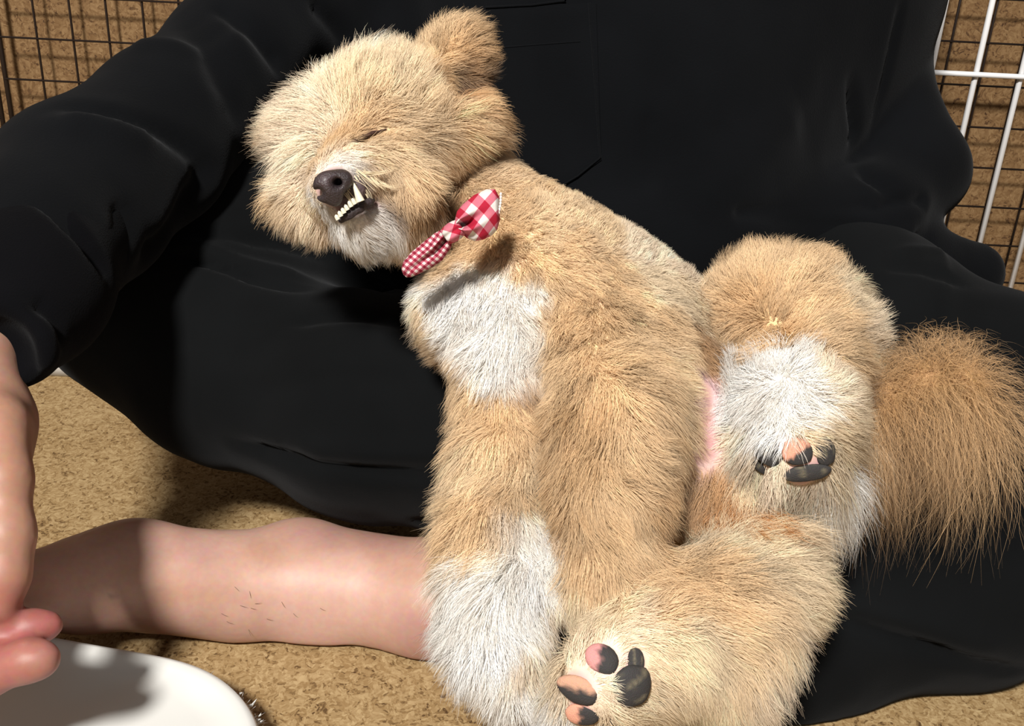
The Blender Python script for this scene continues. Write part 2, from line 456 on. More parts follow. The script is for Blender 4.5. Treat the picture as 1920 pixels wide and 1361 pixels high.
# --- hand and forearm (one island)
fh = Field((-.38, .20, .0), (-.05, .62, .36), .0020)
HK = 1.16
fh.chain([(60, 420, .62, 58), (-5, 560, .58, 50), (-42, 660, .555, 56), (-50, 760, .475 * HK, 70)], .016)
fh.chain([(-42, 690, .55, 56), (-2, 790, .47 * HK, 54), (-5, 880, .455 * HK, 52)], .016)
fh.pe(-75, 860, .46 * HK, 92, 130, 52, 6, .02)              # palm
def finger(pts, k=.006): fh.chain([(x, y, d * HK, r) for x, y, d, r in pts], k)
finger([(-8, 800, .452, 62), (8, 900, .44, 46), (12, 985, .435, 41), (14, 1010, .433, 42), (10, 1080, .43, 40), (2, 1135, .43, 34)], .009)   # thumb
fh.pe(-70, 1050, .452 * HK, 66, 130, 34, 0, .02)
finger([(-100, 950, .46, 52), (-125, 1100, .45, 46), (-95, 1185, .44, 44), (-10, 1195, .437, 42), (60, 1177, .437, 32), (92, 1172, .438, 27)])   # index
finger([(-150, 960, .47, 50), (-190, 1140, .45, 46), (-140, 1280, .432, 44), (-30, 1264, .425, 44), (55, 1238, .423, 38), (80, 1236, .423, 34)])  # middle
finger([(-200, 950, .48, 46), (-260, 1150, .46, 42), (-200, 1330, .44, 42), (-90, 1345, .432, 38), (-40, 1340, .43, 32)])   # ring
finger([(-235, 930, .49, 42), (-310, 1100, .47, 38), (-280, 1290, .455, 36), (-200, 1340, .45, 33)])   # little
body_parts.append(fh.mesh(7)); n_leg = len(body_parts[0][0]); n_hand = len(body_parts[1][0])
# --- trunk, neck and head under the clothes (above the frame)
ft = Field((-.35, .55, .0), (.55, 1.2, .98), .008)
sh = np.array([.10, .98, .60])
ft.ell((.10, .97, .36), (.17, .11, .26), .04); ft.ell((.10, .95, .13), (.19, .15, .12), .04)
ft.cone(sh + (-.16, 0, 0), .06, sh + (.16, 0, 0), .06, .04)
ft.cone((.10, .97, .62), .055, (.10, .93, .74), .05, .02)
ft.ell((.10, .91, .84), (.075, .095, .115), .02); ft.ell((.10, .81, .83), (.012, .02, .022), .012)
for s_ in (-1, 1): ft.ell((.10 + s_ * .078, .93, .835), (.012, .022, .032), .006)
for s_ in (-1, 1): ft.cone((.10 + s_ * .10, .93, .11), .07, (.10 + s_ * .20, .84, .10), .05, .03)
body_parts.append(ft.mesh(1))
V = []; F = []; o_ = 0
for v, q in body_parts:
    V.append(v); F.append(q + o_); o_ += len(v)
V = np.concatenate(V); F = np.concatenate(F)
N = normals(V, F)
base = np.array(s2l((168, 130, 112))); pink = np.array(s2l((151, 84, 84))); pale = np.array(s2l((181, 145, 131))); mauve = np.array(s2l((153, 114, 110)))
t = np.clip((noise3(V, 28, 3) - .35) / .3, 0, 1)[:, None]
colr = base * (1 - t) + pale * t
t = np.clip((noise3(V, 16, 9) - .55) / .2, 0, 1)[:, None] * .6
colr = colr * (1 - t) + mauve * t
def spot(p, r, c, w=1.0):
    global colr
    k = (np.exp(-(np.linalg.norm(V - p, axis=1) / r) ** 2) * w)[:, None]; colr = colr * (1 - k) + np.array(c) * k
for q_ in ((60, 1177, .437), (92, 1172, .438), (55, 1238, .423), (0, 1215, .43), (0, 1264, .425), (-30, 1300, .43)): spot(P(q_[0], q_[1], q_[2] * HK), .015, pink, .8)
spot(P(5, 1110, .425 * HK), .013, pink, .5)
T_leg = bvh(V, F)
for q_ in ((560, 1000), (620, 1010), (690, 1010)): spot(snap(T_leg, *q_)[0], .012, mauve, .5)
spot(snap(T_leg, 212, 1118)[0], .0012, s2l((60, 36, 30)), .95)
colr[n_leg:n_leg + n_hand] *= np.array((.80, .74, .70))  # hand tinted darker: the shade on it is put into the skin colour
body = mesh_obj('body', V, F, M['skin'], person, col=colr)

# short dark hairs on the shin
def hairs(name, strands, cols, rad, parent, mat, nrm=None):
    """strands: (n, m, 3) points; cols (n,3); rad (n, m)"""
    n_, m_ = strands.shape[:2]
    hc = bpy.data.hair_curves.new(name)
    hc.add_curves([m_] * n_)
    hc.attributes['position'].data.foreach_set('vector', (strands - parent_off(parent)).astype(np.float32).ravel())
    ra = hc.attributes.get('radius') or hc.attributes.new('radius', 'FLOAT', 'POINT')
    ra.data.foreach_set('value', rad.astype(np.float32).ravel())
    ca = hc.attributes.new('tint', 'FLOAT_COLOR', 'CURVE')
    c4 = np.ones((n_, 4), np.float32); c4[:, :3] = cols
    ca.data.foreach_set('color', c4.ravel())
    na = hc.attributes.new('root_normal', 'FLOAT_VECTOR', 'CURVE')
    if nrm is None: nrm = np.tile(-fwd, (n_, 1))
    na.data.foreach_set('vector', nrm.astype(np.float32).ravel())
    hc.materials.append(mat)
    return link(name, hc, parent)
S = []
for px, py, dx, dy in [(468, 1108, .2, 1), (470, 1140, .8, .1), (450, 1135, 1, .2), (478, 1132, .9, -.2), (528, 1128, .5, .8), (425, 1165, .9, .2), (466, 1180, .4, .9), (415, 1150, .9, .3),
                       (550, 1150, .7, .5), (500, 1160, .9, .1), (600, 1140, .8, .3), (440, 1100, .6, .6)]:
    p, nn = snap(T_leg, px, py); dr = D(dx, dy) * .0045
    S.append([p, p + dr * .5 + nn * .0008, p + dr + nn * .0006])
S = np.array(S)
hairs('leg_hair', S, np.tile(s2l((80, 55, 45)), (len(S), 1)), np.tile([.00012, .0001, .00004], (len(S), 1)), person, M['hair'])

# --- trousers
fp = Field((-.62, .34, -.01), (.95, 1.2, .42), .0045)
fp.chain([(1050, 330, .98, 190), (700, 420, .88, 190), (380, 520, .80, 172), (228, 585, .765, 118)], .06)     # thigh to knee at left
fp.chain([(228, 590, .765, 96), (420, 686, .755, 150), (700, 765, .72, 182), (1000, 860, .69, 165)], .05)     # its shin
fp.chain([(1250, 380, .98, 190), (1600, 600, .88, 165), (1900, 770, .80, 180), (2080, 900, .74, 150)], .05)    # thigh to knee at right
fp.chain([(2080, 900, .72, 160), (1800, 1080, .69, 175), (1450, 1180, .68, 165), (1150, 1170, .68, 140), (960, 1145, .685, 124)], .05)
fp.pe(1150, 640, .84, 300, 200, 180, 20, .06)
fp.ell((.10, .98, .12), (.24, .17, .13), .05)
fp.floor(.0015)
V, F = fp.mesh(3)
V = crease(V, F, [
    ([(330, 455), (450, 495), (580, 525)], .006, .004), ([(340, 480), (450, 515), (575, 545)], .004, -.006),
    ([(345, 440), (480, 450), (620, 480), (760, 560)], .005, -.005), ([(600, 440), (700, 510), (770, 570)], .006, .005), ([(540, 420), (650, 470), (760, 530)], .004, -.006),
    ([(540, 600), (660, 590), (800, 620)], .005, -.005), ([(450, 730), (600, 712), (760, 715)], .008, -.003),
    ([(440, 830), (560, 862), (680, 880), (830, 888)], .005, -.007), ([(560, 835), (700, 848), (840, 850)], .007, .004),
    ([(780, 985), (830, 980)], .006, -.004),
    ([(1540, 1150), (1700, 1200), (1920, 1262)], .005, -.008), ([(1560, 1120), (1720, 1165), (1910, 1220)], .010, .004),
    ([(1650, 500), (1740, 505), (1800, 530)], .006, -.005), ([(1680, 475), (1760, 470), (1830, 500)], .006, .004)])
V[:, 2] = np.maximum(V[:, 2], .0015)
N = normals(V, F); V = V + N * ((noise3(V, 22, 5, 2) - .5) * .006)[:, None]; V[:, 2] = np.maximum(V[:, 2], .0012)
pants = mesh_obj('trousers', V, F, M['pants'], person); T_pants = bvh(V, F)

# --- sweatshirt
fs = Field((-.55, .40, .05), (.80, 1.25, .76), .0045)
fs.ell((.115, .985, .40), (.245, .155, .36), .05)
fs.chain([(1180, 60, .90, 330), (1200, 400, .93, 330)], .06)
fs.cone((-.10, 1.0, .60), .085, (.27, 1.0, .60), .08, .04)
fs.chain([(580, -50, .90, 130), (440, 110, .82, 122), (320, 225, .75, 132), (150, 365, .675, 165)], .02)    # sleeve at left, upper arm
fs.chain([(150, 370, .67, 162), (75, 450, .625, 145), (35, 520, .59, 130)], .02)
fs.pe(330, 330, .72, 70, 70, 60, 0, .03)
fs.pe(640, 90, .90, 130, 150, 60, 0, .04)
fs.pe(420, 390, .93, 190, 52, 60, 0, .03)
fs.chain([(1560, -60, .97, 95), (1645, 150, .95, 86), (1712, 320, .92, 92), (1640, 400, .88, 85), (1450, 420, .85, 70)], .015)   # sleeve at right, going behind the dog
fs.chain([(1500, 480, .90, 60), (1700, 480, .90, 62), (1820, 515, .92, 60)], .02)      # bunched hem
V, F = fs.mesh(3)
V = crease(V, F, [
    ([(395, 0), (450, 40), (500, 90), (530, 130)], .009, -.008), ([(330, 20), (380, 80), (420, 150), (450, 250)], .014, -.007), ([(420, 60), (470, 120), (500, 200)], .016, .005),
    ([(580, 0), (630, 50), (660, 90)], .009, -.007),
    ([(100, 205), (200, 210), (300, 245), (400, 320)], .008, -.006), ([(110, 225), (200, 235), (290, 270)], .010, .005),
    ([(400, 310), (350, 360), (300, 440), (260, 480)], .010, -.007), ([(360, 310), (330, 380), (270, 450)], .012, .005),
    ([(240, 90), (320, 80), (390, 95)], .012, .004), ([(220, 370), (235, 440), (210, 500)], .010, -.005),
    ([(1690, 0), (1665, 120), (1640, 270)], .004, -.004), ([(1595, 150), (1605, 250), (1625, 330), (1680, 370)], .006, -.008),
    ([(1640, 380), (1730, 375), (1780, 410), (1740, 450)], .006, -.007), ([(1600, 470), (1700, 440), (1780, 420)], .007, .005),
    ([(1220, 200), (1215, 290), (1225, 360)], .006, -.003), ([(1500, 200), (1420, 290), (1280, 380)], .02, .005)])
N = normals(V, F); V = V + N * ((noise3(V, 14, 2, 3) - .5) * .006)[:, None]
hood = mesh_obj('sweatshirt', V, F, M['hoodie'], person); T_hood = bvh(V, F)
# chest pocket
gu, gv = 22, 26; PV = []; PF = []
for lay in (0, 1):
    for j in range(gv):
        for i in range(gu):
            u, v = i / (gu - 1), j / (gv - 1)
            px = 850 + 268 * u + 10 * v; ymax = 300 + 62 * min(1, (1 - u) * 3.0)
            py = 12 - 6 * u + (ymax - 6) * v
            p, nn = snap(T_hood, px, py)
            e = min(u, 1 - u, v, 1 - v)
            PV.append(p + nn * ((.0022 if e > 0 else .0012) if lay else -.004))
for j in range(gv - 1):
    for i in range(gu - 1):
        a = j * gu + i; PF.append((a + gu * gv, a + gu * gv + gu, a + gu * gv + gu + 1, a + gu * gv + 1))
PV = np.array(PV); PF = [f for f in PF if np.linalg.norm(PV[list(f)] - PV[f[0]], axis=1).max() < .025]
pocket = mesh_obj('chest_pocket', PV, PF, M['hoodie'], hood)
def strip(name, tree, pts, w, h, mat, parent, n=40):
    """stitched seam: a thin raised cord lying on the cloth"""
    pts = np.array(pts, float); L = np.r_[0, np.cumsum(np.linalg.norm(np.diff(pts, axis=0), axis=1))]
    tt = np.linspace(0, L[-1], n); q = np.stack([np.interp(tt, L, pts[:, 0]), np.interp(tt, L, pts[:, 1])], 1)
    C = []; NN = []
    for a in q:
        p, nn = snap(tree, *a); C.append(p); NN.append(nn)
    C = np.array(C); NN = np.array(NN); T = unit(np.gradient(C, axis=0)); B = unit(np.cross(T, NN))
    V = []; F = []; prof = [(-1, -.3), (-.6, .8), (0, 1), (.6, .8), (1, -.3)]
    for c, nn, b in zip(C, NN, B):
        for x, z in prof: V.append(c + b * w * x + nn * h * z)
    for i in range(n - 1):
        for k in range(4): F.append((i * 5 + k, i * 5 + k + 1, (i + 1) * 5 + k + 1, (i + 1) * 5 + k))
    return mesh_obj(name, V, F, mat, parent)
strip('seam', T_hood, [(915, 14), (1000, 10), (1062, 2)], .0012, .0034, M['hoodie'], pocket)
strip('seam', T_hood, [(1105, 5), (1116, 150), (1126, 296)], .0009, .0030, M['hoodie'], pocket)
strip('seam', T_hood, [(1126, 296), (1085, 330), (1040, 357)], .0009, .0032, M['hoodie'], pocket)
strip('seam', T_hood, [(930, 90), (1010, 84), (1090, 78)], .0008, .0030, M['hoodie'], pocket)
# cuff
fc = Field((-.45, .28, .10), (-.05, .75, .42), .003)
fc.chain([(100, 440, .635, 148), (52, 540, .59, 138), (14, 622, .555, 110)], .02)
fc.chain([(20, 540, .575, 40), (62, 672, .54, 20)], .015)
fc.pe(75, 640, .54, 34, 40, 30, 0, .012)
fc.chain([(-20, 670, .53, 80), (-60, 820, .48, 90)], .01, 'sub')
V, F = fc.mesh(2)
V = crease(V, F, [([(0, 322), (70, 370), (130, 420), (175, 470), (205, 520)], .005, -.007), ([(60, 560), (110, 600), (120, 650)], .006, -.005)])
mesh_obj('cuff', V, F, M['cuff'], hood)
# hair of the head, above the frame
fk = Field((-.1, .75, .7), (.3, 1.1, 1.05), .006)
fk.ell((.10, .925, .865), (.088, .10, .115), .01); fk.ell((.10, .80, .80), (.075, .07, .085), .01, op='sub')
V, F = fk.mesh(1)
mesh_obj('hair', V, F, m_plain('dark_hair', (28, 22, 20), .5), person)

# ================================================================= WHITE PAD
def white_pad():
    cz = .034
    p0 = P(300, 1200, floor_d(300, 1200, cz)); edge = [(118, 1192), (230, 1212), (330, 1228), (400, 1250), (455, 1290), (490, 1340), (500, 1400)]
    pts = [P(x, y, floor_d(x, y, cz)) for x, y in edge]
    t = empty('white_pad', 'smooth white rounded pad with a frayed rim lying under the fingers', 'pad', (pts[2][0] - .06, pts[2][1] - .06, 0))
    # plan outline: the seen corner, then the rest of a rounded oblong off to the left and towards the lens
    out = [np.array([p[0], p[1]]) for p in pts]
    dirv = out[0] - out[1]; dirv /= np.linalg.norm(dirv)
    far = out[0] + dirv * .12; low = out[-1] + np.array([-.01, -.10])
    poly = [far + np.array([0, -.02])] + [out[0] + dirv * .06] + out + [low + (.004, 0), low + (-.03, -.03), far + np.array([-.0, -.20]), far + np.array([-.03, -.17]), far + np.array([-.03, -.05])]
    poly = np.array(poly)
    # resample closed, smooth
    q = np.vstack([poly, poly[:1]]); L = np.r_[0, np.cumsum(np.linalg.norm(np.diff(q, axis=0), axis=1))]
    n = 160; tt = np.linspace(0, L[-1], n, endpoint=False)
    O = np.stack([np.interp(tt, L, q[:, 0]), np.interp(tt, L, q[:, 1])], 1)
    for _ in range(12): O = .5 * O + .25 * np.roll(O, 1, 0) + .25 * np.roll(O, -1, 0)
    c = O.mean(0)
    prof = [(1.0, .004), (1.0, .012), (1.0, .024), (.992, .030), (.978, .0335), (.955, .034), (.92, .0325), (.87, .030), (.8, .0285), (.68, .028), (.5, .029), (.3, .029), (.12, .029)]
    V = []; F = []
    for s_, z in prof:
        for p in O:
            w = c + (p - c) * s_
            dz = 0
            if s_ < .9: dz = -.004 * math.exp(-((w[0] - p_d[0]) ** 2 + (w[1] - p_d[1]) ** 2) / .018 ** 2) + .0015 * math.sin(w[0] * 90) * math.sin(w[1] * 70 + 1)
            V.append((w[0], w[1], z + dz))
    for k in range(len(prof) - 1):
        for i in range(n): F.append((k * n + i, k * n + (i + 1) % n, (k + 1) * n + (i + 1) % n, (k + 1) * n + i))
    F.append(tuple(range((len(prof) - 1) * n, len(prof) * n))); F.append(tuple(range(n))[::-1])
    # orientation
    ar = .5 * np.sum(O[:, 0] * np.roll(O[:, 1], -1) - np.roll(O[:, 0], -1) * O[:, 1])
    if ar < 0: F = [f[::-1] for f in F]
    mesh_obj('pad_body', V, F, M['pad_white'], t)
    # frayed rim: tiny glassy shreds round the edge
    V = []; F = []
    nn = unit(np.stack([np.roll(O, -1, 0)[:, 1] - np.roll(O, 1, 0)[:, 1], -(np.roll(O, -1, 0)[:, 0] - np.roll(O, 1, 0)[:, 0])], 1))
    if ar < 0: nn = -nn
    rr = random.Random(5)
    for i in range(n):
        for k in range(16):
            f = rr.random(); a = O[i] * (1 - f) + O[(i + 1) % n] * f
            z = .010 + .016 * rr.random(); o2 = nn[i]
            ou = .0005 + .0045 * rr.random(); b = np.array([a[0] + o2[0] * ou, a[1] + o2[1] * ou, z - 2.0 * max(0, ou - .002)])
            L_ = .0010 + .0022 * rr.random() ** 2
            tip = b + np.array([o2[0] + rr.uniform(-.8, .8), o2[1] + rr.uniform(-.8, .8), rr.uniform(-.6, 1.2)]) * L_
            w_ = np.array([rr.uniform(-1, 1), rr.uniform(-1, 1), rr.uniform(-1, 1)]) * .0009
            h_ = np.array([rr.uniform(-1, 1), rr.uniform(-1, 1), rr.uniform(-1, 1)]) * .0006
            j = len(V); V += [b - w_, b + w_, b + h_, tip]; F += [(j, j + 1, j + 3), (j + 1, j + 2, j + 3), (j + 2, j, j + 3), (j, j + 2, j + 1)]
    r_ = mesh_obj('frayed_rim', V, F, M['pad_white'], t, smooth=False); tag(r_, kind='stuff')
    # body side band below the lip, slightly proud
p_d = P(220, 1270, floor_d(220, 1270, .03))
white_pad()

# ================================================================= DOG
fd = Field((-.30, .32, .02), (.38, .80, .46), .0032)
# trunk
fd.chain([(900, 335, .640, 66), (935, 440, .622, 92), (1010, 560, .61, 150), (1130, 690, .61, 170), (1280, 830, .61, 155), (1400, 900, .60, 120)], .02)
fd.pe(1060, 470, .63, 158, 92, 115, 28, .02)         # shoulder and back
fd.pe(1190, 560, .635, 150, 95, 105, 30, .02)
fd.pe(865, 575, .595, 76, 82, 80, 10, .02)              # fore-chest
# foreleg with the white stocking
fd.chain([(940, 690, .580, 76), (950, 850, .562, 70), (935, 980, .550, 74), (945, 1090, .54, 74), (938, 1190, .535, 66), (965, 1260, .53, 50)], .012)
# second foreleg folded over the belly
fd.chain([(1120, 650, .565, 86), (1150, 780, .538, 96), (1150, 900, .530, 86), (1150, 1010, .522, 68)], .010)
fd.pe(1230, 760, .565, 70, 120, 60, 0, .015)
# lower hind leg coming towards the lens
fd.chain([(1370, 960, .575, 88), (1425, 1080, .545, 70), (1330, 1150, .52, 92), (1220, 1210, .50, 86), (1130, 1270, .485, 76)], .015)
fd.pe(1098, 1325, .492, 52, 40, 44, 0, .012)
fd.pe(1180, 1110, .525, 110, 78, 60, 10, .015)
fd.pe(1030, 960, .575, 80, 190, 70, 0, .012)
fd.pe(1020, 800, .588, 75, 190, 60, 0, .012)
fd.pe(1110, 1065, .540, 100, 90, 60, 0, .012)
fd.pe(1340, 1240, .515, 110, 76, 60, -10, .02)
# upper hind leg, haunch and foot
fd.pe(1475, 610, .625, 152, 118, 125, 25, .015)
fd.chain([(1500, 680, .60, 92), (1490, 780, .565, 90), (1485, 840, .545, 76)], .008)
fd.pe(1500, 900, .565, 76, 42, 50, 0, .010)
# tail
fd.chain([(1560, 790, .615, 50), (1650, 760, .61, 36), (1740, 715, .605, 30), (1810, 720, .60, 26), (1850, 790, .60, 20)], .015)
# head
fd.pe(690, 222, .60, 116, 86, 110, -16, .015)
fd.pe(772, 240, .605, 110, 96, 108, 0, .02)
fd.pe(860, 226, .608, 62, 66, 74, -10, .010)
fd.pe(600, 272, .598, 52, 54, 66, 0, .015)
fd.pe(612, 308, .578, 52, 42, 50, -20, .015)
fd.chain([(690, 300, .575, 76), (650, 338, .545, 54), (628, 352, .528, 40)], .012)       # muzzle
fd.pe(735, 338, .562, 74, 56, 56, 25, .010)                                            # cheek moustache
fd.chain([(745, 405, .580, 62), (690, 410, .554, 48), (664, 408, .543, 36)], .010)      # lower jaw
fd.pe(595, 388, .575, 56, 38, 50, 30, .012)                                            # far lip
fd.chain([(832, 175, .615, 44), (850, 125, .615, 52), (862, 105, .615, 44)], .010)       # ear
fd.pe(866, 145, .590, 40, 50, 56, 25, .006, 'sub')
fd.pe(545, 245, .625, 20, 24, 28, 0, .015)                                             # far ear
fd.pe(560, 372, .595, 34, 20, 30, 15, .012)
# mouth and eye folds
fd.chain([(648, 402, .520, 6), (670, 385, .527, 8), (695, 372, .540, 8)], .004, 'sub')
V, F = fd.mesh(2)
V = crease(V, F, [([(668, 268), (690, 254), (725, 242)], .0035, -.004)])
dog = empty('dog', 'fluffy tan and white small dog asleep on its back in the lap', 'dog', tuple(P(1130, 760, .62)))
T_dog = bvh(V, F); DV, DF = V, F; DN = normals(V, F)

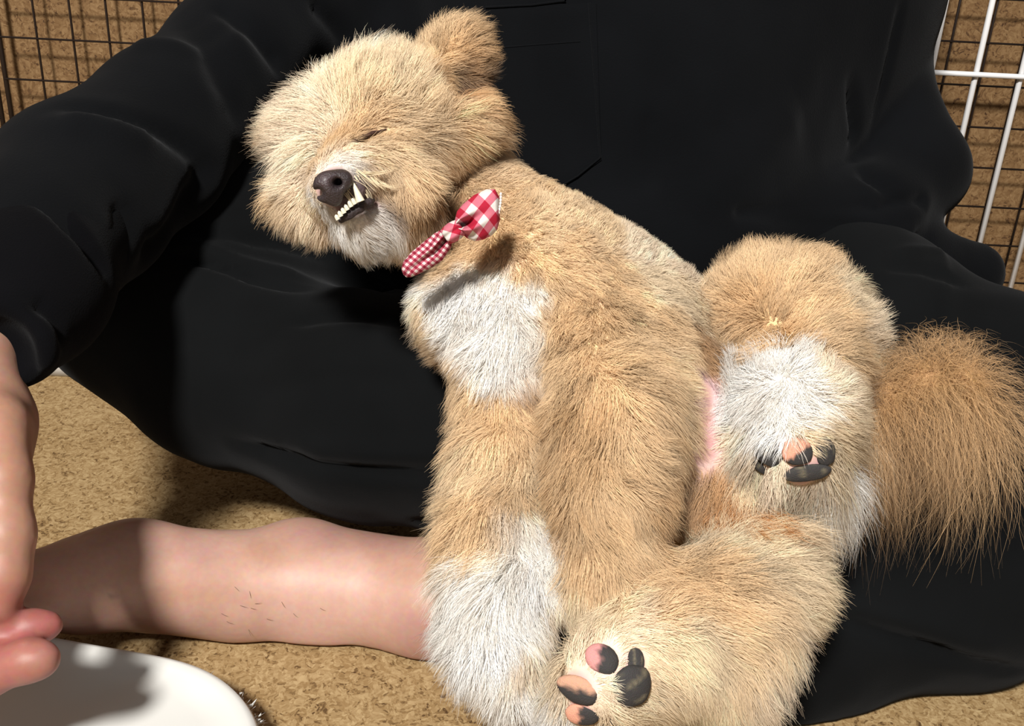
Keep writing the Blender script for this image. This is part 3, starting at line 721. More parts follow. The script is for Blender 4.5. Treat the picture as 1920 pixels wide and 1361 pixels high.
PAL = {k: np.array(s2l(c)) for k, c in dict(
    cream=(249, 231, 205), lt=(241, 221, 187), tanlt=(236, 211, 173), tan=(229, 199, 157), tan2=(219, 185, 140), tan3=(208, 172, 126),
    brown=(186, 148, 106), dark=(112, 80, 56), white=(255, 253, 247), grey=(232, 226, 216), neck=(218, 192, 156), tail=(190, 152, 105), taill=(210, 174, 126),
    pink=(226, 196, 200), lip=(74, 62, 62), orange=(182, 122, 60)).items()}
CT = [  # pixel, combing direction in the picture, lift, length (px), colour
 (505,250,-1,-.2,.6,42,'tan'),(530,215,-1,-.3,.6,46,'cream'),(560,165,-.7,-.7,.6,50,'cream'),(640,125,-.3,-1,.6,50,'cream'),(720,110,.1,-1,.6,46,'cream'),(600,230,-.6,-.5,.5,40,'cream'),
 (660,190,-.2,-1,.5,42,'lt'),(740,170,.2,-1,.45,42,'lt'),(540,290,-1,.4,.5,52,'cream'),(575,325,-.6,.7,.45,48,'cream'),(580,280,-.8,.3,.5,38,'cream'),(625,285,-.4,-.1,.35,24,'tan'),(650,265,-.1,-.8,.35,20,'tan2'),
 (690,232,.3,-.7,.35,26,'tan'),(700,262,.8,.0,.15,10,'tan2'),(740,235,.9,-.3,.3,36,'tanlt'),(790,225,1,.15,.25,44,'tanlt'),(780,190,.8,-.4,.35,44,'lt'),(860,250,.9,.45,.3,46,'tan'),(930,260,.8,.5,.45,46,'tan'),(945,210,.9,.1,.5,40,'tan3'),
 (700,290,.9,-.1,.2,34,'tanlt'),(740,290,.9,.3,.3,40,'tanlt'),(800,300,.9,.4,.35,45,'tan'),(760,345,.6,.8,.3,40,'tan'),(720,330,.9,.5,.25,36,'tanlt'),(830,350,.4,.9,.3,40,'brown'),(700,345,.8,.6,.15,26,'tan'),
 (640,302,.4,-.9,.12,12,'white'),(660,290,.5,-.8,.15,14,'cream'),(655,325,.6,-.3,.1,8,'white'),(672,340,.8,.2,.1,10,'lip'),(660,360,.3,.7,.08,6,'lip'),(650,385,.1,1,.1,6,'lip'),(690,385,.6,.6,.1,6,'lip'),(720,372,.8,.6,.1,10,'dark'),
 (690,430,.3,.9,.3,30,'white'),(740,470,.6,.8,.3,30,'grey'),(660,430,-.2,1,.3,26,'white'),(700,405,.5,.8,.2,20,'white'),(720,450,.4,.9,.3,28,'white'),(765,485,.5,.8,.3,24,'grey'),
 (612,392,-.4,.9,.3,32,'white'),(585,385,-.6,.8,.35,36,'cream'),(555,390,-.8,.7,.4,40,'tanlt'),(525,368,-1,.1,.4,44,'tan'),(620,425,-.1,1,.3,32,'cream'),(600,355,-.7,.4,.3,26,'cream'),
 (765,430,.3,.9,.3,34,'tan'),(800,395,.3,.9,.3,32,'brown'),(770,390,.4,.9,.3,34,'tan2'),
 (880,330,.3,.9,.3,20,'neck'),(930,310,.6,.7,.35,20,'neck'),(900,375,.3,.9,.35,18,'neck'),(850,395,.1,1,.35,20,'brown'),(945,340,.5,.6,.4,18,'neck'),
 (850,60,-.1,-1,.6,48,'tan'),(890,70,.4,-1,.6,44,'tan3'),(930,120,.9,-.4,.6,42,'tan3'),(820,120,-.2,-1,.45,40,'tan'),(870,110,.6,-.5,.4,34,'tan3'),(880,130,.8,.2,.25,22,'brown'),(868,150,.9,.3,.15,18,'dark'),(885,165,.9,.3,.15,20,'dark'),(850,190,.9,.3,.2,30,'brown'),(820,165,.6,-.4,.3,36,'tan3'),(950,170,.9,-.2,.5,40,'tan3'),(770,100,.0,-1,.6,55,'tanlt'),
 (980,365,.2,-.8,.5,16,'tan'),(1050,390,.3,-.7,.5,16,'tanlt'),(1130,430,.4,-.6,.5,17,'tanlt'),(1200,470,.4,-.6,.5,18,'cream'),(1280,510,.5,-.4,.5,20,'cream'),(960,440,.5,.6,.45,20,'tan'),(1010,440,.4,.6,.45,20,'tanlt'),
 (1080,470,.4,.6,.45,20,'tan'),(1060,540,.3,.8,.45,24,'tan'),(1150,520,.3,.8,.45,24,'tan'),(1220,540,.3,.8,.45,26,'lt'),(1150,600,.2,.9,.45,30,'tan'),(1240,610,.2,.9,.45,30,'tan'),(1290,570,.3,.8,.4,26,'lt'),
 (880,470,.2,.9,.45,22,'tan'),(930,490,.4,.8,.45,20,'tan2'),(990,500,.5,.7,.45,20,'tan'),(840,490,.0,1,.45,22,'tan'),
 (800,530,-.5,.8,.5,26,'white'),(860,535,-.2,.9,.5,26,'white'),(930,525,.2,.9,.5,22,'white'),(975,560,.6,.5,.5,22,'white'),(850,590,-.4,.9,.5,28,'white'),(920,600,.0,1,.5,30,'white'),(980,620,.5,.7,.45,26,'white'),(900,650,.0,1,.45,34,'white'),(960,680,.2,1,.4,34,'white'),(985,650,.6,.6,.4,26,'white'),
 (780,575,-.9,.5,.5,26,'cream'),(800,615,-.8,.6,.5,28,'tanlt'),(840,660,-.8,.6,.5,32,'tan'),(870,700,-.6,.8,.5,34,'tan'),(1020,600,.5,.7,.4,24,'tan'),(1010,700,-.1,1,.3,32,'cream'),(1000,730,-.1,1,.25,24,'brown'),(1015,800,-.1,1,.3,32,'tan2'),
 (1050,650,-.1,1,.4,36,'tan'),(1120,690,.2,1,.4,40,'tan'),(1200,690,.7,.7,.4,44,'tan'),(1260,720,1,.45,.35,46,'tanlt'),(1100,800,.0,1,.4,42,'tan2'),(1040,800,-.1,1,.35,40,'tan'),(1190,810,.7,.7,.4,45,'tan'),(1260,800,.9,.5,.35,48,'tanlt'),(1260,870,.8,.7,.35,44,'tan2'),(1060,900,.1,1,.35,40,'tan2'),(1150,930,.3,.9,.35,42,'tan'),(1230,940,.7,.6,.35,42,'tan2'),(1050,990,.0,1,.3,34,'tan2'),
 (930,770,-.4,.9,.45,38,'tan'),(870,790,-.8,.6,.5,40,'tan'),(970,800,.0,1,.35,36,'tan'),(860,860,-.8,.6,.5,44,'tanlt'),(930,870,-.3,1,.4,40,'tanlt'),(985,880,.1,1,.3,36,'tanlt'),(840,950,-.9,.5,.5,50,'tanlt'),(900,960,-.5,.9,.45,44,'tan'),(980,940,.0,1,.35,38,'tan'),(870,1010,-.8,.6,.5,50,'tan'),(840,1060,-.9,.4,.5,50,'tanlt'),(920,1010,-.5,.8,.5,44,'tan'),(970,985,-.2,.8,.45,40,'white'),
 (1010,990,.4,-.6,.45,42,'white'),(960,1030,-.2,.9,.45,44,'white'),(900,1070,-.7,.7,.5,48,'white'),(860,1120,-.9,.5,.5,50,'white'),(1020,1060,.7,.4,.45,36,'white'),(960,1110,-.2,1,.45,46,'white'),(850,1190,-1,.3,.5,50,'white'),(930,1180,-.4,.9,.5,48,'white'),(1010,1140,.5,.8,.4,36,'cream'),(880,1260,-.6,.8,.5,50,'white'),(950,1300,-.1,1,.5,48,'white'),(1000,1220,.2,1,.4,40,'cream'),(990,1290,.0,1,.4,44,'white'),
 (1110,1050,.2,1,.35,38,'tan'),(1200,1060,.5,.8,.35,40,'tan'),(1300,1040,.6,.6,.35,44,'tan'),(1080,1120,.3,.9,.35,34,'lt'),(1150,1150,.2,.9,.3,28,'lt'),(1250,1130,.6,.6,.3,36,'tan'),(1340,1120,.7,.5,.3,40,'tan'),(1380,1030,.4,-.5,.4,48,'lt'),(1450,1030,.6,-.5,.45,50,'lt'),(1490,1090,1,.2,.45,50,'lt'),(1490,1160,.9,.7,.45,46,'cream'),(1400,1180,.7,.8,.4,52,'tanlt'),(1450,1240,.5,.9,.45,48,'cream'),(1300,1210,.6,.8,.35,46,'lt'),(1260,1270,.4,.9,.4,46,'lt'),(1350,1320,.3,1,.45,54,'cream'),(1240,1340,.1,1,.4,46,'cream'),(1410,1310,.4,.9,.45,48,'cream'),
 (1050,1210,-.7,-.2,.35,28,'cream'),(1090,1180,-.2,-.8,.3,22,'white'),(1180,1185,.4,-.9,.3,22,'cream'),(1020,1310,-.6,.6,.4,34,'white'),(1030,1260,-.9,.1,.35,26,'white'),(1230,1220,.9,.2,.3,26,'lt'),
 (1340,510,-.5,-.8,.55,38,'tan'),(1420,480,-.1,-1,.6,42,'tan'),(1520,500,.4,-.9,.6,42,'tan'),(1610,550,.8,-.6,.6,42,'lt'),(1660,620,1,-.2,.55,42,'cream'),(1400,570,-.3,-.8,.5,40,'tan2'),(1500,580,.3,-.8,.5,40,'tan'),(1350,590,-.8,.2,.5,36,'tan'),(1360,650,-.4,.8,.45,32,'tan'),(1440,640,.0,.9,.35,30,'tan2'),(1560,630,.7,.1,.45,40,'tan'),(1640,680,.9,.3,.5,44,'tanlt'),
 (1400,710,-.7,-.4,.5,42,'white'),(1460,690,.1,-1,.5,40,'white'),(1380,770,-1,.2,.5,42,'white'),(1500,750,.1,.8,.3,28,'white'),(1450,760,-.2,.8,.35,30,'white'),(1560,730,.6,-.7,.5,40,'cream'),(1590,780,.9,-.2,.5,40,'lt'),(1580,850,1,.3,.45,40,'lt'),(1400,830,-.8,.4,.4,36,'cream'),(1550,800,.6,.1,.3,26,'lt'),
 (1420,905,-.3,1,.45,62,'lt'),(1490,915,.0,1,.45,72,'cream'),(1560,905,.4,.9,.45,72,'white'),(1530,925,.2,1,.45,76,'cream'),
 (1320,740,.1,1,.05,0,'pink'),(1318,830,.1,1,.05,0,'pink'),(1320,660,.4,.8,.3,18,'brown'),(1330,920,.5,.8,.3,34,'brown'),(1390,960,.5,.7,.4,46,'orange'),
 (1640,740,.6,-.5,.6,70,'tail'),(1700,700,.4,-.9,.65,85,'tail'),(1780,690,.3,-1,.65,90,'tail'),(1840,720,.8,-.5,.65,90,'tail'),(1700,760,.0,1,.5,150,'tail'),(1770,750,.1,1,.5,170,'taill'),(1830,780,.3,1,.5,170,'taill'),(1660,800,-.1,1,.5,130,'tail'),(1870,820,.4,1,.5,150,'tail'),
]
cp = []; cdir = []
for c in CT:
    p, nn = snap(T_dog, c[0], c[1]); cp.append(p); cdir.append(unit(D(c[2], c[3])))
CT = [(c[0], c[1], c[2], c[3], c[4], c[5] * (1.16 if c[1] < 300 and c[0] < 760 and c[5] > 36 else 1), c[6]) for c in CT]
cp = np.array(cp); cdir = np.array(cdir); clift = np.minimum(np.array([c[4] for c in CT]) * 1.15 + .08, .85); clen = np.array([c[5] * (1.3 if c[5] > 24 else 1.1) for c in CT]) * .55 / FPX
ccol = np.array([PAL[c[6]] for c in CT]) * np.array((1.0, .972, .968))
BARE = [((660, 271), 8), ((668, 266), 9), ((680, 259), 10), ((692, 253), 10), ((706, 248), 9), ((722, 243), 7), ((626, 350), 40), ((658, 385), 26), ((690, 378), 16), ((1322, 790), 36), ((1320, 735), 28), ((1322, 840), 34)]
PADS = [ # px, py, rx, ry, angle, colour a, colour b, split angle
 (1128, 1236, 31, 24, 35, 'k', 'p', 200), (1083, 1292, 38, 24, 15, 'k', 'o', 270), (1092, 1338, 30, 22, -10, 'k', 's', 180), (1184, 1284, 36, 36, 60, 'k', 'k', 0), (1192, 1238, 15, 22, 0, 'k', 'k', 0), (1140, 1352, 15, 10, -20, 'k', 'k', 0),
 (1442, 848, 26, 22, 25, 'k', 'k', 0), (1494, 846, 27, 24, 0, 's', 'k', 50), (1546, 846, 20, 26, -10, 'k', 'k', 0), (1428, 874, 17, 12, 25, 'k', 'k', 0), (1512, 886, 42, 16, -8, 'k', 'k', 0)]
bare_p = []; bare_r = []
for (x, y), r in BARE:
    p, _ = snap(T_dog, x, y); bare_p.append(p); bare_r.append(r * .54 / FPX)
for pd in PADS:
    p, _ = snap(T_dog, pd[0], pd[1]); bare_p.append(p); bare_r.append(max(pd[2], pd[3]) * .86 * .53 / FPX)
bare_p = np.array(bare_p); bare_r = np.array(bare_r)

def interp(pts, sig=.016, csig=.008):
    out_d = np.zeros((len(pts), 3)); L = np.zeros(len(pts)); lf = np.zeros(len(pts)); cl = np.zeros((len(pts), 3))
    jit = pts + .010 * (np.stack([noise3(pts, 160, 21, 2), noise3(pts, 160, 22, 2), noise3(pts, 160, 23, 2)], 1) - .5)
    for a in range(0, len(pts), 20000):
        s_ = slice(a, a + 20000)
        d2 = ((pts[s_, None, :] - cp[None]) ** 2).sum(2); m = d2.min(1, keepdims=True)
        w = np.exp(-(d2 - m) / sig ** 2); w /= w.sum(1, keepdims=True)
        out_d[s_] = w @ cdir; L[s_] = w @ clen; lf[s_] = w @ clift
        d2 = ((jit[s_, None, :] - cp[None]) ** 2).sum(2); m = d2.min(1, keepdims=True)
        w = np.exp(-(d2 - m) / csig ** 2); w /= w.sum(1, keepdims=True); cl[s_] = w @ ccol
    return out_d, L, lf, cl
# skin mesh, tinted like the coat that grows there
vd, vl, vf, vc = interp(DV)
pk = np.array(s2l((196, 152, 150)))
for i_, (p, r) in enumerate(zip(bare_p, bare_r)):
    k = np.exp(-(np.linalg.norm(DV - p, axis=1) / (r * 1.1)) ** 4)[:, None]; vc = vc * (1 - k) + (pk if i_ > 5 else np.array(s2l((96, 64, 48)))) * k
for q_, r_, c_ in (((655, 388), 30, (60, 50, 50)), ((690, 376), 22, (66, 54, 52)), ((640, 350), 45, (96, 82, 84)), ((682, 350), 24, (110, 92, 92))):
    p, _ = snap(T_dog, *q_); k = np.exp(-(np.linalg.norm(DV - p, axis=1) / (r_ * .53 / FPX)) ** 4)[:, None]; vc = vc * (1 - k) + np.array(s2l(c_)) * k
mesh_obj('body', DV, DF, M['dogskin'], dog, col=vc * .9)

# ---- fur
def grow(n, seed):
    g = np.random.default_rng(seed)
    tri = np.concatenate([DF[:, [0, 1, 2]], DF[:, [0, 2, 3]]])
    A = np.linalg.norm(np.cross(DV[tri[:, 1]] - DV[tri[:, 0]], DV[tri[:, 2]] - DV[tri[:, 0]]), axis=1)
    fc = DV[tri].mean(1); fn = unit(DN[tri].mean(1)); vis = (fn * unit(CAM - fc)).sum(1)
    wgt = A * np.where(vis > -.15, 1.0, np.where(vis > -.5, .6, .22))
    ti = g.choice(len(tri), n, p=wgt / wgt.sum())
    r1 = np.sqrt(g.random(n)); r2 = g.random(n)
    b = np.stack([1 - r1, r1 * (1 - r2), r1 * r2], 1)
    p = (DV[tri[ti]] * b[:, :, None]).sum(1); nn = unit((DN[tri[ti]] * b[:, :, None]).sum(1))
    return p, nn
NSEG = 7
def strands(p, nn, g, cl_wave=1.0):
    d, L, lf, c = interp(p)
    near = np.linalg.norm(p[:, None, :] - bare_p[None], axis=2) / bare_r[None]
    nb = near.min(1)
    L = L * np.clip((nb - .98) / .45, 0, 1)
    n = len(p)
    tan = d - (d * nn).sum(1, keepdims=True) * nn; tan = unit(tan + 1e-6)
    # swirls: turn the comb direction a little by a slow noise
    ang = (noise3(p, 60, 31, 2) - .5) * 3.0
    bi = np.cross(nn, tan); tan = tan * np.cos(ang)[:, None] + bi * np.sin(ang)[:, None]
    dr = unit(tan * (1 - lf)[:, None] + nn * lf[:, None])
    return dr, L, lf, c, tan
def build_fur(n, seed):
    g = np.random.default_rng(seed)
    ng = n // 11
    gp, gn = grow(ng, seed + 1); p, nn = grow(n, seed + 2)
    gdr, gL, glf, gc, gt = strands(gp, gn, g); dr, L, lf, c, tn = strands(p, nn, g)
    tail = np.clip((L - .020) / .012, 0, 1); gtail = np.clip((gL - .020) / .012, 0, 1)
    gdr = unit(gdr + g.normal(0, .34, gdr.shape)); dr = unit(dr + g.normal(0, .24, dr.shape) * (1 + 1.3 * tail)[:, None])
    def rag(q): return .50 + .75 * noise3(q, 70, 51, 1) + .40 * noise3(q, 190, 52, 1)
    L = L * rag(p); gL = gL * rag(gp)
    gL = gL * g.uniform(.8, 1.3, ng); L = L * g.uniform(.7, 1.2, n)
    t = np.linspace(0, 1, NSEG)
    grav = np.array([0, -.12, -1.0])
    def curve(p, nn, dr, L, tn, tl, wob, k):
        m = len(p)
        bend = (tn - nn * .25) * (.35 * (1 - tl))[:, None] + grav * (.18 + .55 * tl)[:, None]
        pts = p[:, None, :] + (dr[:, None, :] * t[None, :, None] + bend[:, None, :] * (t ** 2)[None, :, None] * .7) * L[:, None, None]
        side = unit(np.cross(dr, nn) + 1e-5); up = np.cross(side, dr)
        ph = g.uniform(0, 6.28, m)[:, None]; fr = g.uniform(3.5, 7, m)[:, None] * (1 + .5 * tl)[:, None]
        amp = (wob * (1 + .5 * tl) * L * g.uniform(.3, 1, m))[:, None]
        pts = pts + side[:, None, :] * (amp * np.sin(fr * t + ph) * t)[:, :, None] + up[:, None, :] * (amp * np.cos(fr * 1.1 * t + ph) * t)[:, :, None]
        return pts
    GP = curve(gp, gn, gdr, gL, gt, gtail, .16, k=1)
    ns = n // 220; sp_, sn_ = grow(ns, seed + 3); sdr, sL, slf, sc_, st_ = strands(sp_, sn_, g)
    stl = np.clip((sL - .020) / .012, 0, 1); sdr = unit(sdr + g.normal(0, .30, sdr.shape)); sL = sL * g.uniform(.8, 1.35, ns)
    SP = curve(sp_, sn_, sdr, sL, st_, stl, .16, k=1)
    kd = KDTree(ns)
    for i, q in enumerate(sp_): kd.insert(q, i)
    kd.balance(); si = np.array([kd.find(q)[1] for q in gp])
    fs_ = np.linalg.norm(gp - sp_[si], axis=1); w2 = np.clip(.55 + g.normal(0, .2, ng), 0, .85) * np.clip(1.5 - fs_ / .010, 0, 1)
    tg2 = SP[si] + (gp - sp_[si])[:, None, :] * (1 - .55 * t)[None, :, None]
    s2_ = np.clip(gL / np.maximum(sL[si], 1e-5), .3, 1.3)[:, None, None]; tg2 = gp[:, None, :] + (tg2 - gp[:, None, :]) * s2_
    w2 = (w2[:, None] * t[None] ** .9)[:, :, None]; GP = GP * (1 - w2) + tg2 * w2
    CP = curve(p, nn, dr, L, tn, tail, .10, k=1)
    kd = KDTree(ng)
    for i, q in enumerate(gp): kd.insert(q, i)
    kd.balance()
    gi = np.array([kd.find(q)[1] for q in p])
    cl = np.clip(.58 + g.normal(0, .2, n), .05, .9) * (1 - .4 * tail)
    far = np.linalg.norm(p - gp[gi], axis=1); cl = cl * np.clip(1.4 - far / .006, 0, 1)
    tgt = GP[gi] + (p - gp[gi])[:, None, :] * (1 - .8 * t)[None, :, None]
    sc = (L / np.maximum(gL[gi], 1e-5))[:, None, None]; sc = np.clip(sc, .3, 1.3)
    tgt = p[:, None, :] + (tgt - p[:, None, :]) * sc
    wgt = (cl[:, None] * (t ** .8)[None])[:, :, None]
    S = CP * (1 - wgt) + tgt * wgt
    keep = (L > .0012) & (g.random(n) > .45 * tail)
    br = np.exp(g.normal(0, .07, n)) * np.exp((noise3(p, 90, 41, 2) - .5) * .22)
    gb = np.exp(np.random.default_rng(seed + 9).normal(0, .10, ng))[gi] * np.exp(np.random.default_rng(seed + 10).normal(0, .09, ns))[si][gi]
    c = np.clip(c * (br * gb)[:, None], 0, .985)
    rr = .000115 * g.uniform(.7, 1.25, n) * (1 - .25 * tail)
    rad = rr[:, None] * np.clip(1.12 - t ** 1.8, .12, 1)[None]
    return S[keep], c[keep], rad[keep], nn[keep]
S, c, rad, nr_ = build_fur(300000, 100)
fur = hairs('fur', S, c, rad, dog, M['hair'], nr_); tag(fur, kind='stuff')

# ---- small parts given as fields of their own
def small(name, prims, lo, hi, h, mat, colf, parent, smooth=2):
    f = Field(lo, hi, h)
    for fn in prims: fn(f)
    V, F = f.mesh(smooth)
    return mesh_obj(name, V, F, mat, parent, col=colf(V))
np_, nn_ = snap(T_dog, 622, 346)
ND = .512
cN = P(622, 346, ND)
def nose(f):
    f.pe(614, 344, ND, 27, 24, 20, -20, .004); f.pe(640, 338, ND + .003, 22, 21, 18, -15, .004); f.pe(626, 368, ND + .004, 16, 20, 17, -20, .004)
    f.pe(606, 362, ND + .003, 16, 16, 15, 0, .004); f.pe(630, 350, ND + .018, 30, 30, 40, 0, .004)
    f.chain([(632, 340, ND - .012, 6), (629, 346, ND - .006, 9), (636, 340, ND + .004, 7)], .003, 'sub')
    f.chain([(592, 356, ND - .008, 5), (597, 362, ND - .003, 7), (600, 360, ND + .006, 5)], .003, 'sub')
    f.chain([(608, 350, ND - .0135, 3), (617, 366, ND - .0105, 3), (628, 380, ND - .004, 3)], .002, 'sub')
def nose_col(V):
    k = np.tile(np.array(s2l((44, 36, 38))), (len(V), 1))
    for (x, y, r, cc) in ((640, 330, 12, (122, 82, 82)), (596, 367, 5, (122, 86, 84)), (605, 335, 22, (68, 55, 58))):
        q = P(x, y, ND - .008); w = np.exp(-(np.linalg.norm(V - q, axis=1) / (r * ND / FPX)) ** 2)[:, None]; k = k * (1 - w) + np.array(s2l(cc)) * w
    return k
small('nose', [nose], cN - .026, cN + .026, .0009, M['wet'], nose_col, dog)
# teeth
def tooth_mesh(p, ax, L, r, tip):
    ax = unit(ax); s_ = unit(np.cross(ax, fwd)); u_ = np.cross(s_, ax); V = []; F = []; n = 10; rings = 7
    for k in range(rings):
        t = k / (rings - 1); rr = r * ((1 - t) ** tip if tip > 0 else 1) * (1 if t < 1 else .0) if tip > .6 else r * math.sqrt(max(0, 1 - max(0, (t - .35) / .65) ** 2.2))
        for i in range(n):
            a = 2 * math.pi * i / n; V.append(p + ax * L * t + (s_ * math.cos(a) + u_ * .7 * math.sin(a)) * max(rr, 1e-5))
    for k in range(rings - 1):
        for i in range(n): F.append((k * n + i, k * n + (i + 1) % n, (k + 1) * n + (i + 1) % n, (k + 1) * n + i))
    return V, F
TD = .517
for x, y, L in [(632, 405, 11), (638, 399, 12), (644, 393, 12), (650, 387, 12), (657, 381, 13), (664, 376, 13)]:
    V, F = tooth_mesh(P(x + 2, y + 7, TD + .002), D(-.45, -.9) - fwd * .15, L * TD / FPX, 4.3 * TD / FPX, 0)
    mesh_obj('tooth', V, F, M['tooth'], dog)
V, F = tooth_mesh(P(676, 378, TD + .001), D(-.36, -.95) - fwd * .1, 44 * TD / FPX, 8.5 * TD / FPX, .8)
tag(mesh_obj('canine_tooth', V, F, M['tooth'], dog), 'long ivory lower canine tooth')
# dark lower lip
def lip(f):
    f.chain([(639, 413, TD + .008, 7), (655, 401, TD + .0065, 8), (675, 389, TD + .0075, 8), (692, 380, TD + .013, 7), (702, 375, TD + .020, 4)], .003)
cL = P(676, 392, TD + .01)
small('lower_lip', [lip], cL - .034, cL + .034, .0011, M['lip'], lambda V: np.tile(s2l((46, 38, 39)), (len(V), 1)), dog)
def muz(f):
    f.chain([(645, 370, TD + .009, 20), (662, 358, TD + .011, 21), (680, 354, TD + .020, 14)], .005)
cL = P(664, 362, TD + .012)
small('upper_lip', [muz], cL - .032, cL + .032, .0012, M['lip'], lambda V: np.tile(s2l((84, 70, 71)), (len(V), 1)), dog)
# closed eyelid
ep = [(662, 270), (680, 259), (700, 250), (724, 243)]
q = np.array([snap(T_dog, *a)[0] for a in ep])
def lidf(f):
    for i in range(3): f.cone(q[i] - fwd * .0008, .0018 - .0004 * i, q[i + 1] - fwd * .0008, .0015 - .0004 * i, .002)
small('closed_eyelid', [lidf], q.min(0) - .012, q.max(0) + .012, .0008, M['lip'], lambda V: np.tile(s2l((58, 36, 29)), (len(V), 1)), dog)
# paw pads
KC = {'k': (49, 47, 47), 'p': (185, 129, 126), 'o': (179, 138, 115), 's': (197, 141, 119)}
for px, py, rx, ry, an, ca, cb, sa in PADS:
    p, nn = snap(T_dog, px, py); dd = (p - CAM) @ fwd
    q_ = dd / FPX; a = math.radians(an); ex = D(math.cos(a), math.sin(a)); 
    nn = unit(nn * .55 - fwd * .45); ex = unit(ex - (ex @ nn) * nn); ey = np.cross(nn, ex)
    bm = bmesh.new(); bmesh.ops.create_uvsphere(bm, u_segments=20, v_segments=12, radius=1)
    sd = random.random() * 20; V = []; 
    U = np.array([v.co[:] for v in bm.verts]); F = [tuple(v.index for v in f.verts) for f in bm.faces]; bm.free()
    wob = 1 + .22 * (noise3(U, 1.3, int(sd), 2) - .5)
    lx = U[:, 0] * rx * 1.1 * q_ * wob; ly = U[:, 1] * ry * 1.1 * q_ * wob; lz = U[:, 2] * min(rx, ry) * .46 * q_ * np.where(U[:, 2] > 0, 1, .8)
    V = p + nn * .0004 + lx[:, None] * ex + ly[:, None] * ey + lz[:, None] * nn
    sx = U[:, 0] * math.cos(math.radians(sa - an)) + U[:, 1] * math.sin(math.radians(sa - an)) * -1
    mixk = np.clip((sx + (noise3(U, 3, 4, 2) - .5) * .5 - .05) * 6, 0, 1)[:, None]
    cc = np.array(s2l(KC[ca])) * (1 - mixk) + np.array(s2l(KC[cb])) * mixk
    if ca == 'k' and cb == 'k':
        w = np.clip((noise3(U, 2.2, 8, 2) - .62) * 4, 0, .7)[:, None]; cc = cc * (1 - w) + np.array(s2l((112, 104, 84))) * w
    mesh_obj('paw_pad', V, F, M['pad'], dog, col=cc)
# whiskers and long pale lip hairs
g = np.random.default_rng(77); S = []; Lw = []
for (a, b, c_) in [((664, 330), (678, 360), (700, 385)), ((668, 322), (690, 345), (715, 360)), ((660, 345), (672, 370), (684, 378)), ((652, 352), (664, 372), (675, 380)), ((675, 325), (710, 335), (742, 318)), ((690, 330), (720, 362), (752, 352)),
                  ((680, 318), (705, 352), (728, 360)), ((600, 378), (585, 400), (600, 425)), ((606, 384), (596, 410), (622, 432)), ((610, 388), (608, 420), (645, 440)), ((594, 372), (568, 395), (575, 420)), ((600, 380), (580, 410), (590, 430)),
                  ((590, 366), (562, 380), (560, 408)), ((646, 360), (655, 378), (662, 384)), ((656, 340), (674, 352), (690, 362))]:
    for k in range(7):
        j = g.normal(0, 3.0, 6); tt = np.linspace(0, 1, NSEG)[:, None]
        p1, n1 = snap(T_dog, a[0] + j[0], a[1] + j[1]); p2, n2 = snap(T_dog, b[0] + j[2], b[1] + j[3]); p3, n3 = snap(T_dog, c_[0] + j[4], c_[1] + j[5])
        p1 = p1 + n1 * .001; p2 = p2 + n2 * .005 - fwd * .003; p3 = p3 - fwd * .004
        S.append((1 - tt) ** 2 * p1 + 2 * tt * (1 - tt) * p2 + tt ** 2 * p3)
S = np.array(S)
hairs('whiskers', S, np.tile(s2l((244, 226, 190)), (len(S), 1)) , np.tile(.00013 * np.clip(1.1 - np.linspace(0, 1, NSEG) ** 2, .2, 1), (len(S), 1)), dog, M['hair'])['kind'] = 'stuff'

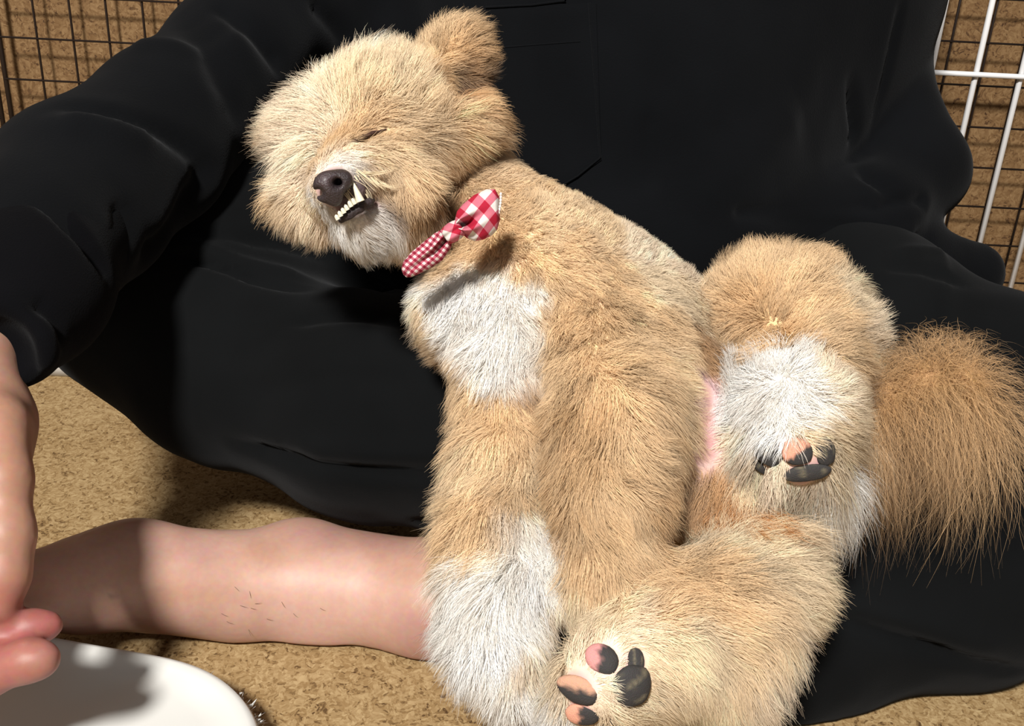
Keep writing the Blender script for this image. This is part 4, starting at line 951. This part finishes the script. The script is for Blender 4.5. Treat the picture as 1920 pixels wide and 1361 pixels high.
# ================================================================= BOW TIE
BD = .528
bow = empty('bow_tie', 'red and white gingham bow tie at the throat of the dog', 'bow tie', tuple(P(855, 432, BD + .02)))
def lobe(name, a, b, wprof, mat, cell, rot, thick, d0, d1, folds, bendf=lambda u: 0.0, shear=0.0):
    """a stuffed cloth wing from the knot (a) to its end (b); widths in pixels"""
    A = np.array(a, float); B = np.array(b, float); ax = B - A; L = np.linalg.norm(ax); ax /= L; nr = np.array([-ax[1], ax[0]])
    nu, nv = 40, 30; V = []; UV = []; F = []
    us = np.linspace(0, 1, nu)
    for side in (1, -1):
        for i, u in enumerate(us):
            w = np.interp(u, wprof[0], wprof[1]); cx = np.interp(u, wprof[0], wprof[2])
            for j in range(nv):
                v = -1 + 2 * j / (nv - 1); d = d0 + (d1 - d0) * u
                q2 = A + ax * (u * L + shear * u * v * w) + nr * (v * w + cx)
                puff = thick * math.sqrt(max(0, 1 - v * v)) * (.45 + .55 * math.sin(math.pi * min(1, u * .95 + .03)) ** .6) * (1 if u < .93 else math.sqrt(max(0, (1 - u) / .07)))
                fo = sum(am * math.exp(-((v - vc_ * (1 - u * sp_)) / wd_) ** 2) * math.exp(-(u / ud_) ** 2) for am, vc_, wd_, sp_, ud_ in folds)
                dd = (puff + fo * (1 - v * v)) if side > 0 else -puff * .6
                V.append(P(q2[0], q2[1], d - dd + bendf(u)))
                ca, sa = math.cos(rot), math.sin(rot); X, Y = u * L / cell, v * w / cell
                UV.append((X * ca - Y * sa + .13, X * sa + Y * ca + .21))
    o2 = nu * nv
    for i in range(nu - 1):
        for j in range(nv - 1):
            k = i * nv + j
            F.append((k, k + 1, k + nv + 1, k + nv)); F.append((o2 + k, o2 + k + nv, o2 + k + nv + 1, o2 + k + 1))
    o = mesh_obj(name, V, F, mat, bow); me = o.data; uvl = me.uv_layers.new(name='UVMap')
    li = np.zeros(len(me.loops), np.int32); me.loops.foreach_get('vertex_index', li)
    uvl.data.foreach_set('uv', np.array(UV)[li].astype(np.float32).ravel())
    return o
tag(lobe('bow_wing', (858, 424), (937, 391), ([0, .1, .25, .5, .75, .92, 1], [13, 27, 36, 42, 42, 36, 20], [0, 1, 2, 0, -1, -1, 0]), M['gingham_big'], 34, .55, .0085, BD, BD + .004,
         [(.006, .4, .2, .5, .5), (-.010, .0, .22, .2, .42), (.006, -.5, .2, .3, .4), (-.005, .75, .15, .3, .3)], shear=-.38), 'wide checked wing of the bow')
tag(lobe('bow_wing', (840, 434), (762, 520), ([0, .15, .4, .65, .85, .95, 1], [11, 20, 25, 23, 18, 12, 4], [-2, -4, -4, 2, 6, 6, 4]), M['gingham_small'], 10.5, .12, .005, BD + .001, BD + .008,
         [(.004, .3, .2, .3, .6), (-.005, -.2, .2, .3, .6)]), 'finely checked wing of the bow')
kn = lobe('knot', (834, 445), (866, 424), ([0, .25, .5, .75, 1], [15, 18, 19, 18, 15], [0, 0, 0, 0, 0]), M['gingham_big'], 33, .7, .009, BD - .002, BD - .002, [(-.002, 0, .3, 0, 2)])
# stitched edge on the wide wing
for i in range(11):
    u = i / 10; x = 939 - 13 * u + 4 * math.sin(u * 3.14); y = 364 + 58 * u
    bm = bmesh.new(); bmesh.ops.create_icosphere(bm, subdivisions=1, radius=.00075)
    c3 = P(x, y, BD + .0015); V = [np.array(v.co[:]) * (1, 1, 1.4) + c3 for v in bm.verts]; F = [tuple(v.index for v in f.verts) for f in bm.faces]; bm.free()
    mesh_obj('stitch', V, F, M['thread'], bow)
